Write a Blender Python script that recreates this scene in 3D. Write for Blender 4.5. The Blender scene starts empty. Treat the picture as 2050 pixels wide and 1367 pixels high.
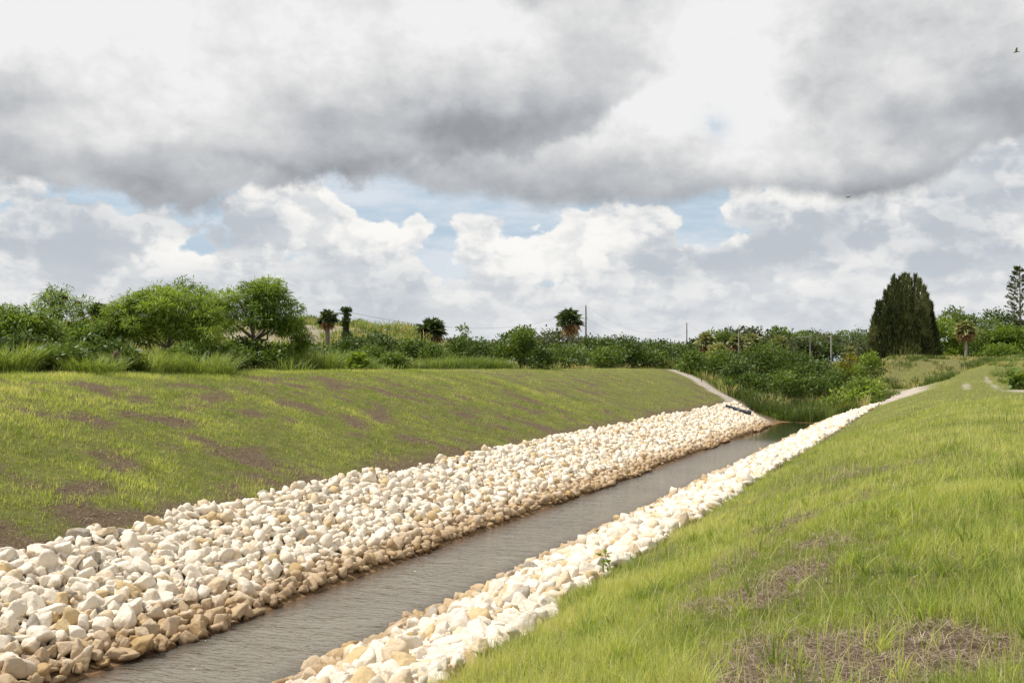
import bpy, math, random
import numpy as np

# ------------------------------------------------------------------ camera
S = bpy.context.scene
F = 1993.0                       # focal length in pixels of the 2050 px wide photograph
EYE = 4.6                        # eye above the water
YAW = math.radians(23.7)         # the view looks this far left of the canal
HOR = 722.0
cam = bpy.data.cameras.new('camera'); cam_o = bpy.data.objects.new('camera', cam)
S.collection.objects.link(cam_o); S.camera = cam_o
cam.sensor_width = 36.0; cam.lens = F * 36.0 / 2050.0
cam.clip_start = 0.1; cam.clip_end = 6000.0
cam_o.location = (0, 0, EYE)
cam_o.rotation_euler = (math.radians(90) + math.atan((HOR - 683.5) / F), 0, YAW)
S.view_settings.view_transform = 'Standard'; S.view_settings.look = 'None'
S.view_settings.gamma = 1.0; S.view_settings.use_curve_mapping = False
S.view_settings.exposure = 0.0
S.cycles.max_bounces = 6; S.cycles.transparent_max_bounces = 12
S.cycles.diffuse_bounces = 3; S.cycles.glossy_bounces = 3; S.cycles.transmission_bounces = 4

# ------------------------------------------------------------------ sun
SUN_EL = math.radians(58); SUN_AZ = YAW + math.radians(84)       # counter-clockwise from +Y: to the left of the view
sd = (-math.sin(SUN_AZ) * math.cos(SUN_EL), math.cos(SUN_AZ) * math.cos(SUN_EL), math.sin(SUN_EL))
sun = bpy.data.lights.new('sun', 'SUN'); sun.energy = 4.8; sun.angle = math.radians(0.53); sun.color = (1.0, 0.955, 0.88)
sun_o = bpy.data.objects.new('sun', sun); S.collection.objects.link(sun_o); sun_o.location = (0, 0, 60)
from mathutils import Vector
sun_o.rotation_euler = Vector(sd).to_track_quat('Z', 'Y').to_euler()

# ------------------------------------------------------------------ world: clear sky with a deck of cloud over it
W = bpy.data.worlds.new("World"); S.world = W; W.use_nodes = True
WT = W.node_tree; WT.nodes.clear()
class E:
    """a socket that builds math nodes when it is used in a formula"""
    def __init__(s, sock): s.s = sock
    def _b(a, b, op, c=None):
        n = WT.nodes.new('ShaderNodeMath'); n.operation = op
        for i, v in enumerate((a, b) if c is None else (a, b, c)):
            if isinstance(v, E): WT.links.new(v.s, n.inputs[i])
            elif v is not None: n.inputs[i].default_value = v
        return E(n.outputs[0])
    def __add__(a, b): return a._b(b, 'ADD')
    __radd__ = __add__
    def __sub__(a, b): return a._b(b, 'SUBTRACT')
    def __rsub__(a, b): return E._b(b, a, 'SUBTRACT')
    def __mul__(a, b): return a._b(b, 'MULTIPLY')
    __rmul__ = __mul__
    def __truediv__(a, b): return a._b(b, 'DIVIDE')
    def fn(a, op, b=None): return a._b(b, op)
def smooth(x, a, b, lo=0.0, hi=1.0):
    n = WT.nodes.new('ShaderNodeMapRange'); n.interpolation_type = 'SMOOTHSTEP'
    WT.links.new(x.s, n.inputs[0])
    for i, v in enumerate((a, b, lo, hi)): n.inputs[i + 1].default_value = v
    return E(n.outputs[0])
def vec(x, y, z=0.0):
    n = WT.nodes.new('ShaderNodeCombineXYZ')
    for i, v in enumerate((x, y, z)):
        if isinstance(v, E): WT.links.new(v.s, n.inputs[i])
        else: n.inputs[i].default_value = v
    return E(n.outputs[0])
def noise(v, size, detail=5, rough=0.55, off=0.0, color=False, dist=0.0, ys=1.0):
    m = WT.nodes.new('ShaderNodeVectorMath'); m.operation = 'MULTIPLY_ADD'
    WT.links.new(v.s, m.inputs[0]); m.inputs[1].default_value = (1 / size, ys / size, 1 / size); m.inputs[2].default_value = (off, off * .7, off * 1.3)
    n = WT.nodes.new('ShaderNodeTexNoise'); WT.links.new(m.outputs[0], n.inputs['Vector'])
    n.inputs['Scale'].default_value = 1.0; n.inputs['Detail'].default_value = detail
    n.inputs['Roughness'].default_value = rough; n.inputs['Distortion'].default_value = dist
    return E(n.outputs[1] if color else n.outputs[0])
def curve(x, pts, lo, hi, vlo, vhi):
    """piecewise curve through (x, value) points"""
    n = WT.nodes.new('ShaderNodeFloatCurve'); c = n.mapping.curves[0]
    P = [((a - lo) / (hi - lo), (b - vlo) / (vhi - vlo)) for a, b in pts]
    while len(c.points) < len(P): c.points.new(0.5, 0.5)
    for p, q in zip(c.points, P): p.location = q; p.handle_type = 'AUTO'
    n.mapping.update()
    t = (x - lo) / (hi - lo); WT.links.new(t.s, n.inputs['Value'])
    return E(n.outputs[0]) * (vhi - vlo) + vlo
def mixc(f, a, b):
    n = WT.nodes.new('ShaderNodeMix'); n.data_type = 'RGBA'
    if isinstance(f, E): WT.links.new(f.s, n.inputs[0])
    else: n.inputs[0].default_value = f
    for i, v in ((6, a), (7, b)):
        if isinstance(v, E): WT.links.new(v.s, n.inputs[i])
        else: n.inputs[i].default_value = (*v, 1)
    return E(n.outputs[2])
def blob(pv, x, y, rx, ry, wgt):
    """a soft patch at photograph-like bearing x and height y (both as angles)"""
    a = WT.nodes.new('ShaderNodeVectorMath'); a.operation = 'MULTIPLY_ADD'
    WT.links.new(pv.s, a.inputs[0]); a.inputs[1].default_value = (1 / rx, 1 / ry, 0); a.inputs[2].default_value = (-BX(x) / rx, -BY(y) / ry, 0)
    d = WT.nodes.new('ShaderNodeVectorMath'); d.operation = 'DOT_PRODUCT'
    WT.links.new(a.outputs[0], d.inputs[0]); WT.links.new(a.outputs[0], d.inputs[1])
    return E(d.outputs['Value']).__mul__(-1.0).fn('EXPONENT') * wgt
def BX(x): return F * math.atan((x - 1025) / F)
def BY(y): return HOR - y
def L(v):                         # sRGB 0..255 -> linear
    v = v / 255.0
    return v / 12.92 if v <= 0.04045 else ((v + 0.055) / 1.055) ** 2.4
def C3(r, g, b): return (L(r), L(g), L(b))

tc = WT.nodes.new('ShaderNodeTexCoord')
sp = WT.nodes.new('ShaderNodeSeparateXYZ'); WT.links.new(tc.outputs['Generated'], sp.inputs[0])
dx, dy, dz = E(sp.outputs[0]), E(sp.outputs[1]), E(sp.outputs[2])
# bearing from the view direction (clockwise) and elevation, both in units of 1/F rad
cy, sy = math.cos(YAW), math.sin(YAW)
U = (dx * cy + dy * sy)._b(dy * cy - dx * sy, 'ARCTAN2') * F
V = dz.fn('ARCSINE') * F
p0 = vec(U, V, 0.0)
def warped(size, amp, detail, off, rough=.55):
    c = noise(p0, size, detail, rough, off, color=True)
    m = WT.nodes.new('ShaderNodeVectorMath'); m.operation = 'MULTIPLY_ADD'
    WT.links.new(c.s, m.inputs[0]); m.inputs[1].default_value = (amp, amp, 0); 
    o = WT.nodes.new('ShaderNodeVectorMath'); o.operation = 'ADD'
    WT.links.new(p0.s, o.inputs[0]); o.inputs[1].default_value = (-amp / 2, -amp / 2, 0)
    WT.links.new(o.outputs[0], m.inputs[2])
    return E(m.outputs[0])
pw = warped(170, 150, 5, 3.1)
pf = warped(60, 34, 5, 9.7, .6)

# the clear part
sky = WT.nodes.new('ShaderNodeTexSky'); sky.sky_type = 'NISHITA'; sky.sun_disc = False
sky.sun_elevation = SUN_EL; sky.sun_rotation = -SUN_AZ; sky.altitude = 0; sky.air_density = 1.0; sky.dust_density = 1.2
sm = WT.nodes.new('ShaderNodeVectorMath'); sm.operation = 'SCALE'; WT.links.new(sky.outputs[0], sm.inputs[0]); sm.inputs['Scale'].default_value = 0.10
blue = mixc(0.72, E(sm.outputs[0]), C3(194, 214, 230))
veil = noise(p0, 260, 6, .6, 21, ys=4.0)
blue = mixc(smooth(veil, .36, .66) * .88, blue, C3(222, 228, 236))

# far cumulus banked up over the horizon
nb = noise(pf, 118, 7, .52, 5.0, ys=1.25); nb2 = noise(pf, 118, 7, .52, 5.13, ys=1.25)
heap = (nb - .5) * 2.3
for x, y, rx, ry, w_ in ((60, 500, 200, 80, .55), (450, 560, 330, 110, .55), (620, 440, 120, 60, .62), (800, 560, 120, 45, .35), (770, 500, 55, 60, .4), (830, 450, 28, 50, .38),
                         (1150, 510, 190, 70, .95), (1210, 465, 60, 40, .4), (1500, 560, 260, 70, .7), (1700, 480, 220, 70, .8), (1950, 470, 180, 120, .95), (1320, 470, 35, 40, .36),
                         (1000, 640, 1800, 62, .75), (880, 500, 45, 70, -.5), (1440, 470, 110, 28, -.5), (740, 400, 90, 40, -.55), (960, 450, 60, 24, .3), (1300, 440, 60, 20, .3), (1600, 440, 120, 24, .4), (1820, 445, 40, 30, .5), (2030, 330, 130, 90, .9)):
    heap = heap + blob(p0, x, y, rx, ry, w_)
cum_a = smooth(heap, .20, .36)
relief = smooth((nb - nb2) * 9.0, -.55, .6)
lit = relief * .55 + smooth(heap, 1.3, .2) * .45
nlow = noise(p0, 150, 6, .55, 33, ys=2.6)
lit = lit - smooth(nlow, .42, .62) * .48
for x, y, rx, ry, w_ in ((1130, 490, 150, 55, .75), (1600, 560, 60, 30, .45), (1730, 535, 90, 22, .35), (1815, 450, 35, 50, .6), (1445, 495, 50, 22, .5), (620, 430, 90, 45, .4),
                         (480, 465, 110, 36, -.8), (80, 490, 200, 90, -.55), (300, 440, 200, 40, -.3), (1560, 500, 230, 50, -.65), (1350, 540, 120, 30, -.4), (1900, 470, 120, 60, -.35), (800, 560, 90, 40, -.3), (300, 520, 110, 30, .25), (760, 490, 60, 40, .3), (1950, 545, 150, 20, -.5), (1300, 610, 60, 30, .4)):
    lit = lit + blob(pf, x, y, rx, ry, w_)
cum_c = mixc(smooth(lit, -.55, 1.15), C3(190, 197, 205), C3(252, 250, 246))
cum_c = mixc(smooth(V, 230.0, 30.0) * .62, cum_c, mixc(smooth(noise(p0, 150, 5, .55, 91, ys=3.2), .38, .62), C3(201, 207, 214), C3(226, 227, 229)))
col = mixc(cum_a, blue, cum_c)

pe = warped(240, 130, 7, 17.3, .6)
se = WT.nodes.new('ShaderNodeSeparateXYZ'); WT.links.new(pe.s, se.inputs[0]); Ue, Ve = E(se.outputs[0]), E(se.outputs[1])
# the back deck: flat grey bases on the right half
def deck(edge, seed, ragamp, lo, hi, rise, soft=(-12, 22), base=None):
    ed = curve(Ue, [(BX(x), BY(y)) for x, y in edge], BX(-500), BX(2600), 150., 1000.)
    hh = Ve * .6 + V * .4 - ed
    rag = (noise(p0, 120, 7, .60, seed) - .5) * ragamp
    a = smooth(hh + rag, *soft)
    if base: hh = Ve * .6 + V * .4 - curve(Ue, [(BX(x), BY(y)) for x, y in base], BX(-500), BX(2600), 150., 1000.)
    l = smooth(hh + (noise(p0, 190, 5, .55, seed + 9, ys=2.2) - .5) * rise * .9, -10, rise, lo, hi)
    return a, l
puff = noise(pf, 150, 8, .58, 71, ys=1.4); puff2 = noise(pf, 150, 8, .58, 71.16, ys=1.4)
shade = (puff - puff2) * 2.2
def fin(l, sh=.16):
    l = l + (puff - .5) * .42 + shade * smooth(l, .45, .8, .03, sh)
    l = l.fn('MAXIMUM', .35).fn('MINIMUM', .88)
    tint = mixc(smooth(l, .36, .80), (.915, .965, 1.03), (1.0, 1.0, 1.0))
    k_ = WT.nodes.new('ShaderNodeVectorMath'); k_.operation = 'SCALE'; WT.links.new(tint.s, k_.inputs[0]); WT.links.new(l.s, k_.inputs['Scale'])
    return E(k_.outputs[0])
aB, lB = deck([(-500, 380), (500, 370), (800, 372), (880, 396), (1000, 402), (1150, 408), (1300, 415), (1420, 405), (1500, 398), (1600, 412), (1720, 432), (1800, 420), (1870, 390), (1950, 350), (2050, 325), (2300, 330), (2600, 380)], 44, 70, .46, .66, 130)
for x, y, rx, ry, w_ in ((1420, 110, 130, 170, .24), (1300, 260, 120, 70, .16), (1540, 250, 130, 60, .16), (1560, 90, 100, 90, .18), (1600, 2, 130, 20, -.30), (1830, 120, 190, 90, .03), (1880, 262, 180, 38, -.13), (1730, 405, 170, 24, -.10),
                         (1510, 340, 150, 34, .16), (1180, 350, 240, 30, -.06), (1690, 200, 80, 100, -.05), (1950, 30, 160, 50, .08), (1640, 335, 160, 26, .06)):
    lB = lB + blob(pw, x, y, rx, ry, w_)
gap = blob(pf, 1432, 268, 26, 22, 1.0) * smooth(puff, .42, .56)
aB = aB * (1.0 - gap * .7)
col = mixc(aB, col, fin(lB))
# the nearer cloud over the left and the middle, its ragged right side lit
aA, lA = deck([(-500, 400), (0, 402), (180, 412), (280, 440), (345, 458), (410, 428), (520, 398), (640, 376), (760, 364), (880, 352), (1000, 332), (1110, 305), (1200, 270), (1270, 215), (1320, 150), (1350, 85), (1372, 30), (1400, -120), (1460, -260), (2600, -260)], 57, 150, .47, .68, 200,
              base=[(-500, 400), (0, 402), (345, 455), (640, 376), (880, 352), (1100, 318), (1250, 320), (1400, 320), (2600, 320)])
for x, y, rx, ry, w_ in ((250, 190, 280, 90, .19), (60, 60, 260, 110, .20), (430, 120, 80, 70, -.05), (620, 50, 330, 80, .16), (980, 90, 170, 70, .16), (640, 170, 130, 44, .10), (850, 262, 330, 40, -.16), (620, 345, 260, 22, -.10), (230, 318, 200, 28, .10), (1180, 170, 110, 60, -.10), (1290, 110, 60, 70, .06), (1060, 4, 90, 22, -.22),
                         (10, 262, 110, 34, -.16), (345, 420, 110, 40, -.08), (1000, 190, 150, 40, .06), (480, 270, 110, 30, .10)):
    lA = lA + blob(pw, x, y, rx, ry, w_)
aA = aA * (1.0 - blob(pw, 1330, 90, 130, 150, .8))
col = mixc(aA, col, fin(lA, .13))
# below the horizon the far land, never seen
col = mixc(smooth(V, -40, -4), (.10, .11, .07), col)
bg = WT.nodes.new('ShaderNodeBackground'); WT.links.new(col.s, bg.inputs[0]); bg.inputs[1].default_value = 1.0
wo = WT.nodes.new('ShaderNodeOutputWorld'); WT.links.new(bg.outputs[0], wo.inputs[0])
W.cycles.sampling_method = 'MANUAL'; W.cycles.sample_map_resolution = 512

# ------------------------------------------------------------------ helpers
rng = np.random.default_rng(7); R = random.Random(11)
COL = S.collection
FW = np.array([-math.sin(YAW), math.cos(YAW)]); RT = np.array([math.cos(YAW), math.sin(YAW)])
def at(px, D):
    """ground position seen at photograph column px, D metres in front of the camera"""
    p = FW * D + RT * ((px - 1025) / F * D); return float(p[0]), float(p[1])
def zt_at(py, D): return EYE + (HOR - py) / F * D
def h2(ix, iy, s):
    n = (ix * 374761393 + iy * 668265263 + s * 982451653) & 0xffffffff
    n = ((n ^ (n >> 13)) * 1274126177) & 0xffffffff
    return ((n ^ (n >> 16)) & 0xffffff) / float(0xffffff)
def vn(x, y, s=0):
    x = np.asarray(x, float); y = np.asarray(y, float)
    ix = np.floor(x).astype(np.int64); iy = np.floor(y).astype(np.int64); fx = x - ix; fy = y - iy
    fx = fx * fx * (3 - 2 * fx); fy = fy * fy * (3 - 2 * fy)
    return (h2(ix, iy, s) * (1 - fx) + h2(ix + 1, iy, s) * fx) * (1 - fy) + (h2(ix, iy + 1, s) * (1 - fx) + h2(ix + 1, iy + 1, s) * fx) * fy
def fbm(x, y, s=0, o=4):
    t = 0; a = 1; n = 0
    for k in range(o):
        t = t + a * vn(x * 2 ** k, y * 2 ** k, s + k * 17); n += a; a *= .5
    return t / n
def sst(x, a, b):
    t = np.clip((np.asarray(x, float) - a) / (b - a), 0, 1); return t * t * (3 - 2 * t)

def mat(name): 
    m = bpy.data.materials.new(name); m.use_nodes = True; m.node_tree.nodes.clear(); return m
def mesh(name, co, faces=None, quads=None, tris=None, attrs=None, material=None, smooth_=False, parent=None, link=True):
    """one mesh object from numpy arrays; quads / tris are index arrays"""
    me = bpy.data.meshes.new(name)
    co = np.ascontiguousarray(co, dtype=np.float32); me.vertices.add(len(co)); me.vertices.foreach_set('co', co.ravel())
    li, lt = [], []
    if quads is not None and len(quads): li.append(np.asarray(quads).ravel()); lt.append(np.full(len(quads), 4))
    if tris is not None and len(tris): li.append(np.asarray(tris).ravel()); lt.append(np.full(len(tris), 3))
    li = np.concatenate(li).astype(np.int32); lt = np.concatenate(lt).astype(np.int32)
    ls = np.concatenate([[0], np.cumsum(lt)[:-1]]).astype(np.int32)
    me.loops.add(len(li)); me.loops.foreach_set('vertex_index', li)
    me.polygons.add(len(lt)); me.polygons.foreach_set('loop_start', ls)
    if smooth_: me.polygons.foreach_set('use_smooth', np.ones(len(lt), bool))
    for k, v in (attrs or {}).items():
        a = me.attributes.new(k, 'FLOAT', 'POINT'); a.data.foreach_set('value', np.ascontiguousarray(v, dtype=np.float32))
    me.update(calc_edges=True)
    if material: me.materials.append(material)
    o = bpy.data.objects.new(name, me)
    if link: COL.objects.link(o)
    if parent: o.parent = parent
    return o
def tag(o, label=None, cat=None, group=None, kind=None):
    for k, v in (('label', label), ('category', cat), ('group', group), ('kind', kind)):
        if v: o[k] = v
    return o
def empty(name, loc):
    o = bpy.data.objects.new(name, None); COL.objects.link(o); o.location = loc; o.empty_display_size = .3; return o

class NT:
    """small helper for node materials"""
    def __init__(s, name): s.m = mat(name); s.t = s.m.node_tree
    def n(s, typ, **kw):
        n = s.t.nodes.new(typ)
        for k, v in kw.items(): setattr(n, k, v)
        return n
    def put(s, inp, v):
        if hasattr(v, 'is_output'): s.t.links.new(v, inp)
        elif isinstance(v, tuple) and len(v) == 3 and inp.type == 'RGBA': inp.default_value = (*v, 1)
        else: inp.default_value = v
    def noise(s, vec_, scale, detail=4, rough=.55, dist=0.0):
        n = s.n('ShaderNodeTexNoise'); s.put(n.inputs['Vector'], vec_); n.inputs['Scale'].default_value = scale
        n.inputs['Detail'].default_value = detail; n.inputs['Roughness'].default_value = rough; n.inputs['Distortion'].default_value = dist
        return n.outputs[0]
    def mix(s, f, a, b):
        n = s.n('ShaderNodeMix', data_type='RGBA'); s.put(n.inputs[0], f); s.put(n.inputs[6], a); s.put(n.inputs[7], b); return n.outputs[2]
    def mul(s, a, b):
        n = s.n('ShaderNodeMix', data_type='RGBA', blend_type='MULTIPLY'); n.inputs[0].default_value = 1; s.put(n.inputs[6], a); s.put(n.inputs[7], b); return n.outputs[2]
    def ss(s, x, a, b, lo=0.0, hi=1.0):
        n = s.n('ShaderNodeMapRange', interpolation_type='SMOOTHSTEP'); s.put(n.inputs[0], x)
        for i, v in enumerate((a, b, lo, hi)): s.put(n.inputs[i + 1], v)
        return n.outputs[0]
    def math(s, op, a, b=0.0):
        n = s.n('ShaderNodeMath', operation=op); s.put(n.inputs[0], a); s.put(n.inputs[1], b); return n.outputs[0]
    def attr(s, name): return s.n('ShaderNodeAttribute', attribute_name=name).outputs['Fac']
    def ramp(s, x, stops):
        n = s.n('ShaderNodeValToRGB'); s.put(n.inputs[0], x); c = n.color_ramp
        while len(c.elements) < len(stops): c.elements.new(.5)
        for e, (p, q) in zip(c.elements, stops): e.position = p; e.color = (*q, 1)
        return n.outputs[0]
    def pos(s): return s.n('ShaderNodeNewGeometry').outputs['Position']
    def bump(s, h, strength=.5, dist=.05):
        n = s.n('ShaderNodeBump'); s.put(n.inputs['Height'], h); n.inputs['Strength'].default_value = strength; n.inputs['Distance'].default_value = dist; return n.outputs[0]
    def out(s, sh): 
        n = s.n('ShaderNodeOutputMaterial'); s.t.links.new(sh, n.inputs[0]); return s.m
    def pbr(s, c, rough=.8, spec=.3, normal=None, **kw):
        n = s.n('ShaderNodeBsdfPrincipled'); s.put(n.inputs['Base Color'], c); s.put(n.inputs['Roughness'], rough); n.inputs['Specular IOR Level'].default_value = spec
        if normal is not None: s.put(n.inputs['Normal'], normal)
        for k, v in kw.items(): s.put(n.inputs[k], v)
        return n.outputs[0]

def leafmat(name, stops, trans=.35, gloss=.25, gscale=None):
    """leaf material: colour ramp over the per-leaf attribute 'tint', light shines through"""
    t = NT(name); c = t.ramp(t.attr('tint'), stops)
    if gscale: c = t.mix(t.ss(t.noise(t.pos(), gscale, 2), .35, .65), c, t.mul(c, (1.35, 1.15, .75)))
    a = t.pbr(c, .5, gloss)
    b = t.n('ShaderNodeBsdfTranslucent'); t.put(b.inputs[0], t.mul(c, (1.25, 1.2, .55)))
    m = t.n('ShaderNodeMixShader'); m.inputs[0].default_value = trans; t.put(m.inputs[1], a); t.put(m.inputs[2], b.outputs[0])
    return t.out(m.outputs[0])

# ------------------------------------------------------------------ terrain
SL = .35; LW, RW = -11.55, -8.5                    # bank slope, the two waterlines
LCR, RCR = -23.85, .10                             # the two crests
def wild_edge(X):
    """where the mown left bank stops and the wild channel begins"""
    return np.interp(X, [-60, -23.85, -15.1, -11.5, -8.5, 0, 10], [96, 92, 78, 72, 80, 92, 100])
def zg(X, Y):
    X = np.asarray(X, float); Y = np.asarray(Y, float)
    lt = 4.2 - sst(Y, 20, 110) * .35
    zl = (LW - X) * SL
    w = .45
    left = -np.logaddexp(-zl / w, -lt / w) * w if False else lt - w * np.logaddexp(0, (lt - zl) / w)
    rt = 3.0 + sst(Y, 84, 122) * 1.65 - sst(Y, 130, 165) * .9
    zr = (X - RW) * SL
    w2 = .22
    right = rt - w2 * np.logaddexp(0, (rt - zr) / w2)
    z = np.maximum(left, right)
    z = np.where((X > LW - 1) & (X < RW + 1), np.maximum(z, -.55 + .12 * fbm(X * 1.1, Y * .7, 4)), z)
    # berm right of the track
    z = z + sst(X, 3.6, 8.5) * sst(Y, 14, 48) * 1.05 * (1 - .75 * sst(Y, 84, 122)) * (1 - sst(Y, 150, 200))
    # the wild channel beyond the water
    vf = sst(Y, 76, 84) * .35 + sst(Y, 84, 130) * 1.7 + sst(Y, 130, 190) * 1.6
    vf = vf + .25 * (fbm(X * .25, Y * .25, 8) - .5) * sst(Y, 78, 90)
    z = np.where(Y > 76, np.maximum(z, vf), z)
    # spoil mound behind the left crest
    m = sst(X + .18 * (Y - 80), -36, -47) * sst(Y, 22, 50) * (1 - sst(X, -60, -130)) 
    u = X * RT[0] + Y * RT[1]; d = X * FW[0] + Y * FW[1]; px = 1025 + F * u / np.maximum(d, 5)
    mh = np.interp(px, [-600, -200, 0, 150, 300, 500, 600, 700, 800, 860, 900, 960], [1.0, 2.6, 3.3, 3.9, 4.0, 4.2, 4.6, 4.4, 3.9, 3.3, 1.8, 0])
    ml = np.exp(-((d - 104) / 17.) ** 2)
    z = z + mh * ml * (1 + .35 * (fbm(X * .09, Y * .09, 31) - .5)) * (X < -26)
    z = np.maximum(z, -2 + 6.85 * sst(X, -14, -6) * (1 - .03 * sst(X, -4, 4)) * sst(Y, 106, 127) * (1 - sst(Y, 136, 165)))
    # roughness
    far = sst(np.abs(X + 8), 20, 60)
    z = z + (.06 * (fbm(X * .45, Y * .45, 2) - .5) + .35 * far * (fbm(X * .08, Y * .08, 3) - .5)) * sst(z, -.3, .5)
    return z

def axis(segs):
    a = []
    for lo, hi, st in segs: a += list(np.arange(lo, hi, st))
    return np.array(a + [segs[-1][1]], float)
gx = axis([(-2500, -300, 200), (-300, -100, 8), (-100, -30, 1.5), (-30, -13, .35), (-13, -7, .25), (-7, .2, .25), (.2, 3.8, .1), (3.8, 4, .2), (4, 12, .5), (12, 60, 3), (60, 300, 20), (300, 2500, 200)])
gy = axis([(-2500, -200, 200), (-200, -20, 10), (-20, 4, 1), (4, 40, .4), (40, 100, .4), (100, 130, .6), (130, 200, 2), (200, 600, 15), (600, 3000, 200)])
GX, GY = np.meshgrid(gx, gy); GZ = zg(GX, GY); nx, ny = len(gx), len(gy)
idx = np.arange(nx * ny).reshape(ny, nx)
q = np.stack([idx[:-1, :-1], idx[:-1, 1:], idx[1:, 1:], idx[1:, :-1]], -1).reshape(-1, 4)

# masks shared by the ground material and the grass: bare thatch and pale sand
def thatch(X, Y):
    """1 where the turf is dead or worn away"""
    X = np.asarray(X, float); Y = np.asarray(Y, float)
    left = X < -10
    s = (-X - 11.5) * .5 + Y * .86; c = (-X - 11.5) * .86 - Y * .5           # scars run diagonally down the left bank
    a = fbm(c * .55 + 9, s * .8, 51, 5) * .42 + fbm(X * 1.3, Y * 1.3, 52, 4) * .58
    near = 1 - sst(Y, 16, 72)
    L_ = sst(a, .585 - .045 * near, .62 - .04 * near) * sst(X, LCR - 2.0, LCR - .2)
    L_ = np.maximum(L_, sst(X, -16.5, -15.4) * (.35 + .65 * sst(fbm(Y * .5, X * .8, 53), .35, .55)))
    b = fbm(X * .8 + 3, Y * .6, 57, 4)
    R_ = sst(b, .63, .74) * .6 * (1 - sst(Y, 18, 40))
    for px, py, rx, ry, w_ in ((1690, 1310, 240, 70, 2.6), (1500, 1290, 110, 40, 1.0), (1790, 1270, 150, 36, 1.3), (1390, 1215, 40, 26, 1.3), (1510, 1190, 70, 36, 1.6), (1600, 1140, 60, 26, 1.3), (1650, 1085, 40, 26, 1.5),
                               (1600, 1040, 45, 14, .7), (1700, 950, 50, 16, .75), (1655, 985, 35, 10, .5), (1980, 1250, 60, 40, .5)):
        q_ = (py - HOR) / F; sx = (px - 1025) / F
        gxp = FW * 1.0 + RT * sx                                             # ray over the right bank plane
        # plane z = SL (X-RW) or top z = 3; take the nearer hit
        D1 = (EYE + SL * RW) / (q_ + SL * gxp[0]) if (q_ + SL * gxp[0]) > 0 else 1e9
        D2 = (EYE - 3.0) / q_
        D = max(min(D1, 1e6), D2) if D1 < 1e8 else D2
        cx_, cy_ = gxp * D
        kx = rx / F * D; ky = ry / F * D / max(q_, .06) * .9
        du = (X - cx_) * RT[0] + (Y - cy_) * RT[1]; dv = (X - cx_) * FW[0] + (Y - cy_) * FW[1]
        R_ = R_ + w_ * np.exp(-(du / kx) ** 2 - (dv / ky) ** 2) * (.55 + .9 * fbm(X * 2.2, Y * 2.2, 59))
    return np.clip(np.where(left, L_, R_), 0, 1)
def sand(X, Y):
    X = np.asarray(X, float); Y = np.asarray(Y, float)
    n = fbm(X * .9, Y * .9, 61) - .5
    e = wild_edge(X)
    strip = sst(Y + n * 2.6, e - 2.2, e - 1.6) * (1 - sst(Y + n * 1.5, e + .7, e + 1.8)) * (X < LW) * sst(X + n, -24.6, -23.6)
    hill = 0
    # pale streak on the right shoulder
    sr = sst(X + n * 1.4 - .03 * (Y - 78), -6.3, -5.6) * (1 - sst(X + n * 4.5, -2.4, -1.0)) * sst(Y + n * 6, 76, 80) * (1 - sst(Y + n * 14, 104, 118))
    tr = 0
    for x0, y0, y1 in ((.75, 60, 86), (2.35, 60, 96)):
        tr = np.maximum(tr, .65 * sst(.15 + n * .9 - np.abs(X - x0 - .012 * (Y - 50)), -.03, .05) * sst(Y + n * 12, y0, y0 + 5) * (1 - sst(Y + n * 12, y1 - 6, y1)) * sst(n, -.25, -.05) )
    tr = np.maximum(tr, np.exp(-((X - 3.7) / .8) ** 2 - ((Y - 59) / 2.0) ** 2) * 1.2)
    u = X * RT[0] + Y * RT[1]; d = X * FW[0] + Y * FW[1]; px = 1025 + F * u / np.maximum(d, 5)
    m = .8 * sst(fbm(X * .13, Y * .13, 67), .60, .68) * (X < -30) * sst(d, 70, 80) * (1 - sst(d, 104, 118))
    m = np.maximum(m, (np.exp(-((px - 590) / 46) ** 2) + .5 * np.exp(-((px - 480) / 50) ** 2)) * (X < -34) * sst(d, 66, 76) * (1 - sst(d, 98, 108)) * sst(n, -.3, -.1))
    return np.clip(np.maximum(np.maximum(strip, sr), np.maximum(tr, m)), 0, 1)
def wild(X, Y):
    """1 off the mown banks"""
    X = np.asarray(X, float); Y = np.asarray(Y, float)
    a = 1 - sst(X, LCR - 3.6, LCR - 2.2)
    b = sst(Y, wild_edge(X) - .3, wild_edge(X) + .4)
    c = sst(Y - 118, 0, 6)
    return np.maximum(np.maximum(a, b * (X < RCR - 5.0)), c)

t = NT('bank_soil')
P_ = t.pos()
soil = t.ramp(t.noise(P_, 22, 5, .7), [(.25, (.035, .024, .014)), (.5, (.15, .108, .068)), (.75, (.33, .26, .18))])
turf = t.ramp(t.noise(P_, 3.0, 5, .65), [(.3, (.10, .12, .03)), (.55, (.19, .215, .05)), (.75, (.27, .26, .08))])
sandc = t.ramp(t.noise(P_, 4.0, 6, .7), [(.3, (.30, .25, .21)), (.55, (.50, .44, .38)), (.75, (.66, .60, .54))])
bedc = t.ramp(t.noise(P_, 5.0, 4, .7), [(.3, (.16, .10, .05)), (.7, (.36, .23, .12))])
c = t.mix(t.attr('green'), soil, turf)
c = t.mix(t.attr('sand'), c, sandc)
sz = t.n('ShaderNodeSeparateXYZ'); t.put(sz.inputs[0], P_)
c = t.mix(t.ss(sz.outputs[2], .25, -.02), c, bedc)
hgt = t.math('ADD', t.noise(P_, 30, 5, .7), t.noise(P_, 5, 4, .6))
M_soil = t.out(t.pbr(c, .95, .1, t.bump(hgt, .9, .06)))
wl = wild(GX, GY); th = thatch(GX, GY)
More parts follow.
